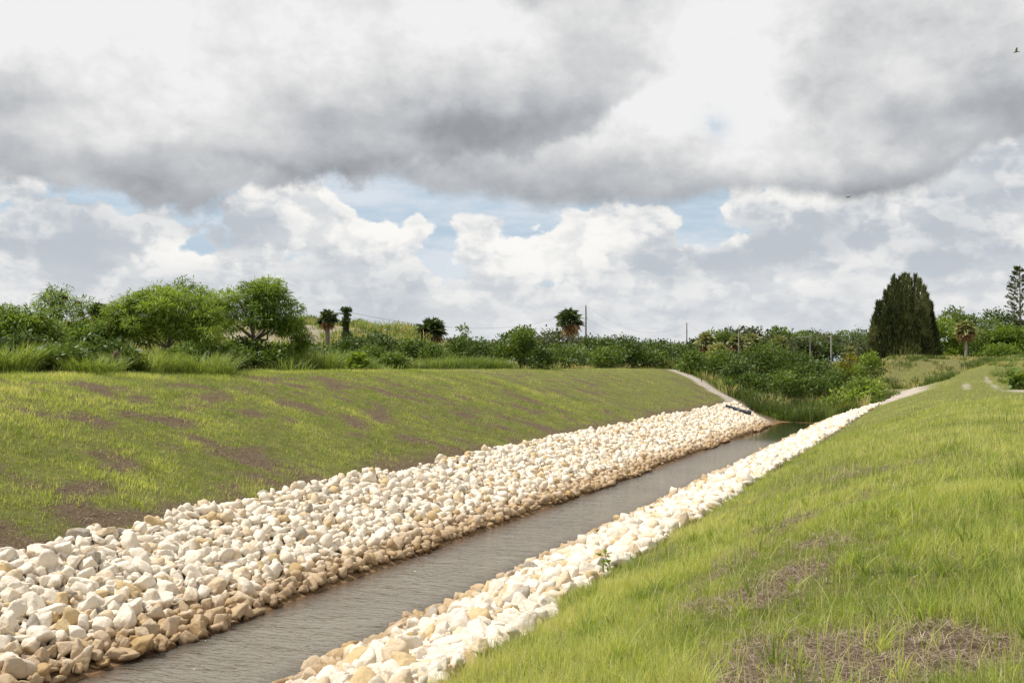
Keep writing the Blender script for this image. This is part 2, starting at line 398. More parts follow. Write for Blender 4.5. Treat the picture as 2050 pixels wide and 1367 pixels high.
ground = mesh('ground', np.stack([GX, GY, GZ], -1).reshape(-1, 3), quads=q, material=M_soil, smooth_=True,
              attrs={'green': np.clip(np.where(GX < -12, .72, .75) * (1 - th) * (1 - .3 * wl), 0, 1).ravel(), 'sand': sand(GX, GY).ravel()})
tag(ground, kind='structure')

# ------------------------------------------------------------------ water
t = NT('canal_water'); P_ = t.pos()
sx = t.n('ShaderNodeSeparateXYZ'); t.put(sx.inputs[0], P_)
m1 = t.n('ShaderNodeMapping'); t.put(m1.inputs[0], P_); m1.inputs['Scale'].default_value = (.55, 1.25, 1.0); m1.inputs['Rotation'].default_value = (0, 0, -.25)
calm = t.ss(sx.outputs[1], 60.0, 50.0, .08, 1.0)
wv = t.math('ADD', t.noise(m1.outputs[0], 7.5, 3, .6, .5), t.math('MULTIPLY', t.noise(m1.outputs[0], 2.2, 2, .5), 1.3))
nb_ = t.n('ShaderNodeBump'); t.put(nb_.inputs['Height'], wv); t.put(nb_.inputs['Strength'], calm); nb_.inputs['Distance'].default_value = .045
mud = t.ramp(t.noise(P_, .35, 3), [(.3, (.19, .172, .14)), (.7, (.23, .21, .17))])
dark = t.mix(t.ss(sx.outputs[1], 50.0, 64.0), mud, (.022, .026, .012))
# how much silt one looks through: little at the edges, a lot in the middle
c1 = t.math('SUBTRACT', sx.outputs[0], LW); c2 = t.math('SUBTRACT', RW, sx.outputs[0])
dist = t.math('MINIMUM', c1, c2)
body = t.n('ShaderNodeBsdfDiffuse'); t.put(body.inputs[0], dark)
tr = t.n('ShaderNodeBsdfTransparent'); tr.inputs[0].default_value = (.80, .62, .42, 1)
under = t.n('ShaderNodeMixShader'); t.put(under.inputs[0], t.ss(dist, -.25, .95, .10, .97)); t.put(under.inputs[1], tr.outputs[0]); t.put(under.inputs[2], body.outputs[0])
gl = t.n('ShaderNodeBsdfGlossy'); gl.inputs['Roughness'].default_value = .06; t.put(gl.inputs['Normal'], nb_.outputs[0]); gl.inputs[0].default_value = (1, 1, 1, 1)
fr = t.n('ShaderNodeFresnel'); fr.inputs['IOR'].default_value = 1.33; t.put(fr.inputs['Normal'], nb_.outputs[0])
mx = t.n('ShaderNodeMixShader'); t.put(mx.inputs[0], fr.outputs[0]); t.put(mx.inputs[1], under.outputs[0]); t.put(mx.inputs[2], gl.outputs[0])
M_water = t.out(mx.outputs[0])
wy = np.linspace(-25, 83, 109); wx = np.linspace(LW - 1.2, RW + 1.2, 9)
WX, WY = np.meshgrid(wx, wy); wi = np.arange(WX.size).reshape(WX.shape)
water = mesh('water', np.stack([WX, WY, np.zeros_like(WX)], -1).reshape(-1, 3), quads=np.stack([wi[:-1, :-1], wi[:-1, 1:], wi[1:, 1:], wi[1:, :-1]], -1).reshape(-1, 4), material=M_water)
tag(water, kind='structure')

# ------------------------------------------------------------------ riprap
import bmesh
def ico(sub):
    b = bmesh.new(); bmesh.ops.create_icosphere(b, subdivisions=sub, radius=1.0)
    v = np.array([x.co[:] for x in b.verts]); f = np.array([[w.index for w in x.verts] for x in b.faces]); b.free(); return v, f
def n3(p, s):
    """cheap smooth 3-d noise"""
    r = np.random.default_rng(s); t_ = np.zeros(len(p))
    for k in range(7):
        w_ = r.normal(size=3) * (1.5 + k * 1.1); t_ += np.sin(p @ w_ + r.uniform(0, 6.3)) / (1 + .55 * k)
    return t_ / 3
def rock_shape(sub, seed, kind):
    r = np.random.default_rng(seed); v, f = ico(sub); v = v.copy()
    u = v / np.linalg.norm(v, axis=1)[:, None]
    m_, lo_, hi_ = {'angular': (11, .50, .84), 'flat': (10, .52, .86), 'rounded': (15, .66, .86)}[kind]
    N = r.normal(size=(m_, 3)); N[:6] = np.array([[1, 0, 0], [-1, 0, 0], [0, 1, 0], [0, -1, 0], [0, 0, 1], [0, 0, -1]]) + r.normal(0, .30, (6, 3))
    N /= np.linalg.norm(N, axis=1)[:, None]; dd = r.uniform(lo_, hi_, m_)
    c_ = u @ N.T; rad_ = np.where(c_ > .05, dd / np.maximum(c_, .05), 9.0)
    pw_ = 26 if kind != 'rounded' else 9
    rs_ = (np.sum(rad_ ** -float(pw_), axis=1)) ** (-1.0 / pw_)
    v = u * np.minimum(rs_, 1.25)[:, None]
    v *= (1 + .11 * n3(v, seed + 1))[:, None] * (1 + .055 * n3(v * 3.1, seed + 2))[:, None]
    if sub >= 4: v *= (1 + .018 * n3(v * 8, seed + 3))[:, None]
    sc = {'angular': (1, .80, .74), 'flat': (1.15, .85, .46), 'rounded': (1, .88, .78)}[kind]
    return v * np.array(sc) * r.uniform(.9, 1.3, 3) * 1.22, f
KINDS = ['angular', 'angular', 'rounded', 'flat', 'angular', 'angular', 'angular', 'flat', 'angular', 'angular', 'flat', 'angular']
def rotm(a, b, c):
    ca, sa, cb, sb, cc, sc = np.cos(a), np.sin(a), np.cos(b), np.sin(b), np.cos(c), np.sin(c)
    Rz = np.array([[ca, -sa, 0], [sa, ca, 0], [0, 0, 1]]); Ry = np.array([[cb, 0, sb], [0, 1, 0], [-sb, 0, cb]]); Rx = np.array([[1, 0, 0], [0, cc, -sc], [0, sc, cc]])
    return Rz @ Ry @ Rx
LO = {}
def lo_shape(i, sub):
    if (i, sub) not in LO: LO[(i, sub)] = rock_shape(sub, 100 + i * 13, KINDS[i])
    return LO[(i, sub)]

# scatter: dart throwing in cells along each bank, two courses
def scatter(side):
    out = []
    toe, top = (LW, -15.25) if side < 0 else (RW, -4.75)
    sgn = -1 if side < 0 else 1
    run = abs(top - toe)
    cell = {}
    r = np.random.default_rng(5 if side < 0 else 6)
    Y0, Y1 = (-4.0, 83.0)
    for course, (n_try, mind, smin, smax, lift) in enumerate(((150000, .74, .062, .125, .0), (190000, .92, .055, .125, .06))):
        cell = {}
        a_ = r.uniform(-.15, run, n_try); y_ = r.uniform(Y0, Y1, n_try)
        s_ = smin + (smax - smin) * r.random(n_try) ** 2.0
        big = r.random(n_try) < .05; s_ = np.where(big, s_ * 1.5, s_)
        if course == 0: s_ = s_ * 1.05
        order = np.argsort(-s_)
        topn = fbm(y_ * .7, y_ * 0, 71) - .5
        toen = fbm(y_ * .38, y_ * 0 + side, 73, 4) - .5
        for i in order:
            lim = run + topn[i] * 1.3 + (0 if course == 0 else .02)
            if a_[i] > lim or a_[i] < min(.13, .04 + toen[i] * .9) + (.04 if course else 0): continue
            X = toe + sgn * a_[i]
            if side < 0 and y_[i] > wild_edge(X) - .6: continue
            if side > 0 and y_[i] > 80.5 + topn[i] * 2 - .0 * a_[i]: continue
            cx_, cy_ = int(a_[i] / .40), int(y_[i] / .40); ok = True
            for ii in (cx_ - 1, cx_, cx_ + 1):
                for jj in (cy_ - 1, cy_, cy_ + 1):
                    for (pa, py_, ps) in cell.get((ii, jj), ()):
                        if (pa - a_[i]) ** 2 + (py_ - y_[i]) ** 2 < ((ps + s_[i]) * mind) ** 2: ok = False; break
                    if not ok: break
                if not ok: break
            if not ok: continue
            cell.setdefault((cx_, cy_), []).append((a_[i], y_[i], s_[i]))
            out.append((X, y_[i], s_[i], lift + r.uniform(-.03, .05), a_[i], course))
    return out
rocks = []
for side in (-1, 1):
    for X, Y, s_, lift, a_, course in scatter(side):
        z = float(zg(X, Y)) + s_ * .22 + lift
        rocks.append([side, X, Y, z, s_, a_])
rk = np.array(rocks)
d_ = rk[:, 1] * FW[0] + rk[:, 2] * FW[1]; u_ = rk[:, 1] * RT[0] + rk[:, 2] * RT[1]
rpx = 1025 + F * u_ / np.maximum(d_, .5); rpy = HOR + F * (EYE - rk[:, 3]) / np.maximum(d_, .5)
vis = (d_ > 2) & (rpx > -330) & (rpx < 2140) & (rpy < 1700)
rk, rpx, rpy, d_ = rk[vis], rpx[vis], rpy[vis], d_[vis]
print('rocks', len(rk))
rr = np.random.default_rng(99); NR = len(rk)
kind_i = rr.integers(0, len(KINDS), NR)
tint = rr.random(NR); cls = np.where(tint < .74, 0, np.where(tint < .90, 1, np.where(tint < .965, 2, 3)))   # white, cream-buff, ochre, grey
waterline = (rk[:, 5] < .45 + .55 * rr.random(NR)) & (rr.random(NR) < .75)
# rocks the photograph shows apart: an ochre one on the top row, a rough grey one, ochre ones on the right bank
def nearest(px, py, side, size=None, c=2):
    dd = (rpx - px) ** 2 + (rpy - py) ** 2 + 1e9 * (rk[:, 0] != side); i = int(np.argmin(dd)); cls[i] = c
    if size: rk[i, 4] = size / F * d_[i]
    waterline[i] = False; return i
special = {nearest(312, 1055, -1, 19): 'rounded ochre boulder topping the left bank riprap against the brown mulch',
           nearest(142, 1190, -1, 19, 3): 'rough dark grey boulder among the white ones low on the left bank',
           nearest(1240, 1095, 1, 22): 'flat ochre boulder at the upper edge of the right bank riprap beside the grass',
           nearest(838, 1242, 1, 17): 'tan boulder standing up at the right bank waterline near the bottom of the photo',
           nearest(280, 1290, -1, 26): 'broad golden brown boulder low on the left bank beside the water'}
nearest(1615, 880, 1, 9); nearest(1450, 945, 1, 9)
kind_i[[i for i in special if 'rounded' in special[i]]] = 2; 

t = NT('limestone'); P_ = t.pos()
white = t.mix(t.noise(P_, 7, 5, .65), (.78, .66, .52), (.95, .89, .77))
buff = t.mix(t.noise(P_, 6, 5, .65), (.62, .46, .29), (.88, .76, .58))
ochre = t.mix(t.noise(P_, 6, 5, .65), (.52, .36, .18), (.80, .65, .40))
grey = t.mix(t.noise(P_, 30, 5, .75), (.22, .19, .15), (.66, .59, .49))
k = t.attr('kind'); c = t.mix(t.ss(k, .3, .7), white, buff); c = t.mix(t.ss(k, 1.3, 1.7), c, ochre); c = t.mix(t.ss(k, 2.3, 2.7), c, grey)
c = t.mix(t.math('MULTIPLY', t.ss(t.noise(P_, 3.3, 3, .5), .60, .70), .55), c, (.72, .50, .24))   # rusty stains
c = t.mix(t.math('MULTIPLY', t.ss(t.noise(P_, 60, 3, .6), .62, .72), .25), c, (.22, .19, .15))     # pits
sz = t.n('ShaderNodeSeparateXYZ'); t.put(sz.inputs[0], P_)
wz = t.math('ADD', sz.outputs[2], t.math('MULTIPLY', t.noise(P_, 2.5, 4, .6), -.34))
tide = t.math('MAXIMUM', t.ss(wz, .34, .02), t.math('MULTIPLY', t.attr('wet'), t.ss(wz, .62, .15, 0., .85)))
c = t.mix(t.math('MULTIPLY', tide, .78), c, t.mix(t.noise(P_, 9, 4, .6), (.22, .125, .045), (.60, .40, .19)))   # tannin stained band
c = t.mix(t.ss(wz, -.03, -.15), c, (.13, .07, .03))
hb = t.math('ADD', t.math('MULTIPLY', t.noise(P_, 34, 6, .72), 1.0), t.math('MULTIPLY', t.noise(P_, 11, 4, .6), 1.3))
M_rock = t.out(t.pbr(c, .92, .15, t.bump(hb, .9, .032)))

rot = [rotm(rr.uniform(0, 6.28), rr.uniform(-.45, .45), rr.uniform(-.5, .5)) if KINDS[kind_i[i]] == 'flat' else rotm(rr.uniform(0, 6.28), rr.uniform(0, 6.28), rr.uniform(0, 6.28)) for i in range(NR)]
inframe = (rpx > 5) & (rpx < 2045) & (rpy < 1360)
score = np.where(inframe, rk[:, 4] / d_, 0); 
for i in special: score[i] = 9
order = np.argsort(-score); solo = order[:300]; rest = order[300:]
def rock_geo(i, sub):
    v, f = lo_shape(int(kind_i[i]), sub); return (v * rk[i, 4]) @ rot[i].T, f
# names and labels of the 300 largest
SZ = rk[solo, 4]; q1, q2 = np.quantile(SZ, [.33, .7])
CL = ['white', 'buff', 'ochre', 'grey']
desc = {}
for i in solo:
    side = 'left' if rk[i, 0] < 0 else 'right'; a_ = rk[i, 5]
    row = 'waterline' if a_ < .55 else 'lower row' if a_ < 1.35 else 'middle row' if a_ < 2.3 else 'upper row' if a_ < 3.15 else 'top edge'
    colr = 'brown stained' if (a_ < .55) else CL[cls[i]]
    size = 'small' if rk[i, 4] < q1 else 'mid-sized' if rk[i, 4] < q2 else 'large'
    desc.setdefault((size, KINDS[kind_i[i]], colr, row, side), []).append(i)
ORD = ['nearest', 'second nearest', 'third nearest', 'fourth nearest', 'fifth nearest', 'sixth nearest', 'seventh nearest', 'eighth nearest', 'ninth nearest', 'tenth nearest',
       'eleventh nearest', 'twelfth nearest', 'thirteenth nearest', 'fourteenth nearest', 'fifteenth nearest', 'sixteenth nearest', 'seventeenth nearest', 'eighteenth nearest', 'nineteenth nearest', 'twentieth nearest']
lab = {}
for key, ii in desc.items():
    size, kd, colr, row, side = key
    ii = sorted(ii, key=lambda j: d_[j])
    place = {'waterline': f'at the {side} bank waterline', 'lower row': f'just above the {side} waterline', 'middle row': f'halfway up the {side} riprap',
             'upper row': f'high on the {side} riprap', 'top edge': f'along the top edge of the {side} riprap'}[row]
    for n_, j in enumerate(ii):
        w_ = {'angular': 'angular', 'flat': 'flat', 'rounded': 'rounded'}[kd]
        lab[j] = (f'{size} {w_} {colr} boulder {place}' if len(ii) == 1 else f'{ORD[min(n_, 19)]} {size} {w_} {colr} boulder {place}')
lab.update(special)
for i in solo:
    sub = 4
    v, f = rock_geo(i, sub)
    o = mesh('boulder', v, tris=f, material=M_rock, smooth_=False, attrs={'kind': np.full(len(v), float(cls[i])), 'wet': np.full(len(v), float(waterline[i]))})
    o.location = rk[i, 1:4]
    tag(o, lab[i], 'boulder', 'limestone boulders of the canal riprap')
vs, fs, ks, ws, off = [], [], [], [], 0
for i in rest:
    sub = 3 if (d_[i] < 20) else 2
    v, f = rock_geo(i, sub); vs.append(v + rk[i, 1:4]); fs.append(f + off); off += len(v)
    ks.append(np.full(len(v), float(cls[i]))); ws.append(np.full(len(v), float(waterline[i])))
o = mesh('riprap', np.concatenate(vs), tris=np.concatenate(fs), material=M_rock, smooth_=False, attrs={'kind': np.concatenate(ks), 'wet': np.concatenate(ws)})
tag(o, 'pale limestone riprap covering the rest of both canal edges', 'riprap', kind='stuff')

# ------------------------------------------------------------------ grass
def blades(X, Y, Z, h, w, lean, tint, r, az=None, seg=2, curl=1.0):
    """arching blades; seg = 1 triangle, 2 quad + triangle, 3 two quads + triangle"""
    n = len(X); az = r.uniform(0, 6.2832, n) if az is None else az
    face = az + r.uniform(-1.2, 1.2, n) + 1.57
    wx, wy = np.cos(face) * w * .5, np.sin(face) * w * .5
    lx, ly = np.cos(az) * lean * h, np.sin(az) * lean * h
    P0 = np.stack([X, Y, Z - .03], 1); WV = np.stack([wx, wy, wx * 0], 1)
    def pt(f): 
        g = f ** (1.0 + curl)
        return P0 + np.stack([lx * g, ly * g, h * (f - .30 * np.minimum(lean, 1.2) * g)], 1)
    if seg == 1: co = np.stack([P0 - WV, P0 + WV, pt(1.0)], 1); k = 3; T = np.array([[0, 1, 2]]); Q = None
    elif seg == 2:
        m = pt(.5); co = np.stack([P0 - WV * .8, P0 + WV * .8, m + WV, m - WV, pt(1.0)], 1); k = 5; Q = np.array([[0, 1, 2, 3]]); T = np.array([[3, 2, 4]])
    else:
        m, m2 = pt(.4), pt(.75); co = np.stack([P0 - WV * .7, P0 + WV * .7, m + WV, m - WV, m2 + WV * .7, m2 - WV * .7, pt(1.0)], 1); k = 7
        Q = np.array([[0, 1, 2, 3], [3, 2, 4, 5]]); T = np.array([[5, 4, 6]])
    b = (np.arange(n) * k)[:, None, None]
    return co.reshape(-1, 3), (b + Q).reshape(-1, 4) if Q is not None else np.zeros((0, 4), int), (b + T).reshape(-1, 3), np.repeat(tint, k)
def join(parts):
    co, q_, t_, a_ = [], [], [], []; off = 0
    for c, qq, tt, aa in parts:
        co.append(c); q_.append(qq + off); t_.append(tt + off); a_.append(aa); off += len(c)
    return np.concatenate(co), np.concatenate(q_), np.concatenate(t_), np.concatenate(a_)
def emit(name, parts, material, parent=None, smooth_=False):
    co, q_, t_, a_ = join(parts)
    if parent is not None: co = co - np.array(parent.location)
    return mesh(name, co, quads=q_, tris=t_, attrs={'tint': a_}, material=material, parent=parent, smooth_=smooth_)
def scat(n, D0, D1, k, p0=-260, p1=2310, r=rng):
    """n ground points seen between two distances; density falls off as D^-k"""
    D = (D0 ** (2 - k) + r.random(n) * (D1 ** (2 - k) - D0 ** (2 - k))) ** (1 / (2 - k)) if abs(2 - k) > 1e-3 else D0 * (D1 / D0) ** r.random(n)
    px = r.uniform(p0, p1, n); u = (px - 1025) / F * D
    return FW[0] * D + RT[0] * u, FW[1] * D + RT[1] * u, D, px

GR = [(0.0, (.12, .17, .05)), (.25, (.23, .31, .065)), (.55, (.43, .51, .13)), (.8, (.62, .63, .25)), (1.0, (.70, .63, .38))]
M_grass = leafmat('grass_blades', GR, .5, .3)
M_dead = leafmat('dead_thatch', [(0, (.10, .07, .05)), (.4, (.27, .20, .145)), (.8, (.50, .40, .31)), (1, (.72, .62, .50))], .1, .15)
rocktopR = lambda Y: -4.75 + (fbm(Y * .7, Y * 0, 71) - .5) * 1.1
rocktopL = lambda Y: -15.25 - (fbm(Y * .7, Y * 0, 71) - .5) * 1.1

def turf(n_tuft, per, D0, D1, k, side, hs, ws, spread, seg, lim=1.0):
    X, Y, D, px = scat(n_tuft, D0, D1, k)
    if side > 0: ok = (X > rocktopR(Y) - .05) & (X < 40) & (Y < 122) & (wild(X, Y) < .5)
    else: ok = (X < rocktopL(Y) + .1) & (X > LCR - 3.4) & (wild(X, Y) < .5)
    X, Y, D = X[ok], Y[ok], D[ok]
    keep = rng.random(len(X)) > thatch(X, Y) * (.96 if side > 0 else .93) * lim
    if side < 0: keep &= rng.random(len(X)) < .55 + 1.2 * sst(fbm(X * 2.3, Y * 2.3, 89, 2), .30, .56)
    keep &= rng.random(len(X)) > sand(X, Y) * 1.2
    X, Y, D = X[keep], Y[keep], D[keep]
    cl = fbm(X * .7, Y * .7, 81, 3)                     # growth varies over the bank
    cl2 = fbm(X * .12, Y * .12, 83, 3)
    n = len(X); rep = per
    ti = np.clip((.56 if side > 0 else .43) + (cl - .5) * (.75 if side > 0 else 1.1) + (cl2 - .5) * .4 + rng.normal(0, .10, n), 0, .95)
    vig = np.clip(.85 + (cl - .5) * 1.2, .55, 1.3)
    dark = (fbm(X * 1.1 + 40, Y * 1.1, 87, 3) + rng.normal(0, .05, n)) > (.76 if side > 0 else .70)           # lush dark green tufts here and there
    ti = np.where(dark, .26, ti); vig = np.where(dark, 1.25, vig)
    X = np.repeat(X, rep); Y = np.repeat(Y, rep); D = np.repeat(D, rep); ti = np.repeat(ti, rep); vig = np.repeat(vig, rep)
    a = rng.uniform(0, 6.2832, len(X)); rad = np.abs(rng.normal(0, spread, len(X))) * (1 + D / 60)
    X = X + np.cos(a) * rad; Y = Y + np.sin(a) * rad
    h = hs * vig * rng.uniform(.45, 1.25, len(X)); w = ws * rng.uniform(.6, 1.3, len(X))
    lean = np.abs(rng.normal(.35, .28, len(X)))
    t_ = np.clip(ti + rng.normal(0, .11, len(X)), 0, .93); t_ = np.where(rng.random(len(X)) < .05, 1.0, t_)
    return blades(X, Y, zg(X, Y), h, w(D) if callable(w) else w, lean, t_, rng, az=a + rng.normal(0, .5, len(X)), seg=seg)
wn = lambda a, b: None
parts = [turf(30000, 8, 2.5, 14, 1.25, 1, .20, .0050, .045, 2), turf(34000, 7, 12, 40, 1.3, 1, .19, .0085, .07, 2), turf(24000, 6, 36, 122, 1.2, 1, .18, .022, .13, 1)]
# coarse dark tufts round the bare patches
for k in range(150):
    D_ = 4 + 13 * R.random(); x_, y_ = at(R.uniform(1150, 2150), D_)
    if x_ < rocktopR(np.array([y_]))[0] + .3: continue
    n_ = R.randint(16, 40); a_ = rng.uniform(0, 6.28, n_); rd = .05 * rng.random(n_)
    X_ = x_ + np.cos(a_) * rd; Y_ = y_ + np.sin(a_) * rd
    parts.append(blades(X_, Y_, zg(X_, Y_), rng.uniform(.12, .34, n_) * R.uniform(.7, 1.15), np.full(n_, .0085), np.abs(rng.normal(.55, .25, n_)), np.clip(R.uniform(.12, .6) + rng.normal(0, .08, n_), 0, 1), rng, az=a_, seg=3))
# longer seeding stalks standing out of the sward
X, Y, D, px = scat(9000, 3, 40, 1.4); ok = (X > rocktopR(Y)) & (X < 12); X, Y, D = X[ok], Y[ok], D[ok]
parts.append(blades(X, Y, zg(X, Y), rng.uniform(.22, .42, len(X)), .0035 + D * .00025, np.abs(rng.normal(.3, .3, len(X))), rng.uniform(.35, 1, len(X)), rng, seg=3))
o = emit('bank_grass', parts, M_grass); tag(o, 'long yellow green grass on the sunny right bank beside the rocks', 'grass', kind='stuff')
parts = [turf(88000, 7, 18, 55, 1.2, -1, .16, .0105, .085, 2), turf(50000, 6, 50, 125, 1.1, -1, .16, .022, .14, 1)]
o = emit('slope_grass', parts, M_grass); tag(o, 'tufted olive green grass on the mown left bank', 'grass', kind='stuff')
# dead thatch lying in the bare patches
def dead(n, D0, D1, k, side, L_, w0):
    X, Y, D, px = scat(n, D0, D1, k)
    ok = (X > rocktopR(Y)) & (X < 12) if side > 0 else (X < rocktopL(Y) + .2) & (X > LCR - 2.5)
    ok &= rng.random(len(X)) < (thatch(X, Y) * 1.2 + (.10 if side > 0 else .03)) * (1 - wild(X, Y))
    X, Y, D = X[ok], Y[ok], D[ok]; m = len(X)
    lump = fbm(X * 5, Y * 5, 91, 2)
    return blades(X, Y, zg(X, Y) + .03 + lump * .05, rng.uniform(.01, .05, m), w0 + D * .00018, rng.uniform(1.2, 6, m) * (L_ / .2), np.clip(rng.beta(2, 2.6, m), 0, 1), rng, seg=2, curl=.3)
o = emit('dead_thatch', [dead(260000, 2.5, 30, 1.6, 1, .19, .0032), dead(120000, 18, 110, 1.3, -1, .4, .007)], M_dead); tag(o, 'dry brown thatch lying in the bare patches of both banks', 'dead grass', kind='stuff')

# ------------------------------------------------------------------ rank grass along the crest and in the wild channel
M_rank = leafmat('rank_grass', [(0, (.05, .075, .017)), (.3, (.115, .165, .032)), (.6, (.22, .30, .07)), (.8, (.36, .43, .15)), (.9, (.44, .37, .17)), (1, (.58, .47, .28))], .4, .4)
def clump(x, y, h, rad, n, ti, r, w=.03, lean=.55):
    a = r.uniform(0, 6.2832, n); rr_ = rad * np.sqrt(r.random(n)); X = x + np.cos(a) * rr_; Y = y + np.sin(a) * rr_
    return blades(X, Y, zg(X, Y), h * r.uniform(.3, 1.1, n), w * r.uniform(.5, 1.2, n), np.abs(r.normal(lean, .3, n)), np.clip(ti + r.normal(0, .12, n), 0, 1), r, az=a + r.normal(0, .5, n), seg=3, curl=1.3)
parts = []
for k in range(1500):
    D = R.uniform(26, 118); px = R.uniform(-260, 1400); x, y = at(px, D)
    if x > LCR - 1.6 - 3.4 * float(fbm(x * .3, y * .3, 95, 3)) ** 1.5 - R.random() * 1.2 or x < -60 or wild(x, y) < .5 or float(fbm(x * .35 + 7, y * .35, 97, 2)) < .40: continue
    lush = 1 - float(sst(px, 650, 800)); dry = float(sst(px, 1020, 1100)) * (1 - float(sst(px, 1330, 1380)))
    edge_ = 1 - min(1.0, (LCR - 2.3 - x) / 2.5)
    h = (.85 * lush + .62 * (1 - lush)) * (1 - .5 * edge_) * R.uniform(.35, 1.25)
    ti = .44 + .16 * lush + R.uniform(-.36, .2); 
    if R.random() < dry * .75: ti = .93
    elif R.random() < .12: ti = .9
    parts.append(clump(x, y, h, R.uniform(.4, .9) * (1 + D / 150), int(110 * min(1.2, 45 / D) + 25), np.clip(ti + R.uniform(-.15, .1), .08, 1), rng, w=.018 + D * .00035, lean=.45))
o = emit('rank_grass', parts, M_rank); tag(o, 'band of uncut rank grass behind the crest of the left bank', 'tall grass', kind='stuff')
# the big fountains of guinea grass one can tell apart
def grass_clump(px, D, h, rad, ti, label, n=900):
    h *= .8
    x, y = at(px, D); r0 = empty('grass_clump', (x, y, float(zg(x, y)))); tag(r0, label, 'grass clump', 'big grass clumps on the left crest')
    emit('blade', [clump(x, y, h, rad, int(n * 1.3), ti - .06, rng, w=.028, lean=.75)], M_rank, r0).name = 'foliage'
for px, D, h, rad, ti, lb in ((640, 52, 1.75, 1.7, .62, 'broad drooping light green grass clump behind the crest left of centre'),
                           (700, 55, 1.25, 1.3, .52, 'lower dark based grass clump joined to the right of the broad drooping one'),
                           (590, 50, 1.35, 1.2, .7, 'pale grass clump just left of the broad drooping clump'),
                           (395, 38, 1.35, 1.4, .66, 'upright pale grass clump right of the forked trunk'),
                           (290, 37, 1.3, 1.3, .72, 'pale arching grass clump under the forked yellow green tree'),
                           (20, 33, 1.6, 1.0, .66, 'tall grass clump at the left edge of the photo'),
                           (180, 34, 1.0, 1.1, .6, 'low grass clump left of the brown stump'),
                           (930, 68, 1.5, 1.5, .5, 'grass clump in front of the dark shrubs left of the bushy bright tree'),
                           (870, 66, 1.2, 1.5, .6, 'brownish grass clump below the round headed trunkless palm'),
                           (985, 70, 1.35, 1.4, .55, 'grass clump at the left foot of the bushy bright tree')):
    grass_clump(px, D, h, rad, ti, lb)
# mound: dry grass and weeds
parts = []
for k in range(2600):
    D = R.uniform(72, 128); px = R.uniform(-200, 905); x, y = at(px, D)
    if x > -30 or float(sand(x, y)) > .35: continue
    ti = R.choice([.45, .55, .88, .93, .9, .6, .4])
    parts.append(clump(x, y, R.uniform(.5, 1.3), R.uniform(.5, 1.3), 32, ti, rng, w=.08))
o = emit('mound_weeds', parts, M_rank); tag(o, 'straw and olive coloured weeds covering the spoil mound', 'weeds', kind='stuff')
# wild channel undergrowth, right hump and the far flat
parts = []
for k in range(2600):
    D = R.uniform(74, 165); px = R.uniform(1330, 2250); x, y = at(px, D)
    if wild(x, y) < .5 and not (x > RCR - 6 and y > 96): continue
    if float(sand(x, y)) > .25: continue
    if x < RW + 2 and x > LW and y < 77: continue
    right = x > -6 or (x > -13 and y > 106)
    if right and x > .0 and y < 116: continue
    ti = R.choice([.0, .1, .2, .3, .4, .9]) if not right else R.choice([.15, .3, .25, .92, .4])
    if 1880 < px and D > 118: ti = R.choice([.93, .97, .9, .5])
    parts.append(clump(x, y, (R.uniform(.5, 1.4) if not right else R.uniform(.35, .8)), R.uniform(.5, 1.2), 55, ti, rng, w=.065, lean=.4))
o = emit('undergrowth', parts, M_rank); tag(o, 'dense green weeds filling the uncleared channel beyond the water', 'undergrowth', kind='stuff')
# berm on the far right: weedy grass
parts = []
for k in range(900):
    x = R.uniform(3.6, 14); y = R.uniform(24, 125)
    if float(sand(x, y)) > .3: continue
    parts.append(clump(x, y, R.uniform(.25, .6), R.uniform(.3, .8), 70, R.choice([.4, .5, .55, .3, .93]), rng, w=.03, lean=.5))
o = emit('berm_grass', parts, M_rank); tag(o, 'ragged taller grass on the low berm right of the track', 'tall grass', kind='stuff')
# reeds at the head of the water
parts = []
for k in range(420):
    x = R.uniform(-13.5, -6.8); y = R.uniform(76.6, 81) + (1.0 if x < -11.5 else 0)
    if x > -8.2 and y < 80: continue
    parts.append(clump(x, y, R.uniform(.5, 1.3), .35, 22, R.choice([.0, .1, .2, .35]), rng, w=.035, lean=.16))
o = emit('reeds', parts, M_rank); tag(o, 'upright green reeds standing where the open water ends', 'reeds', kind='stuff')

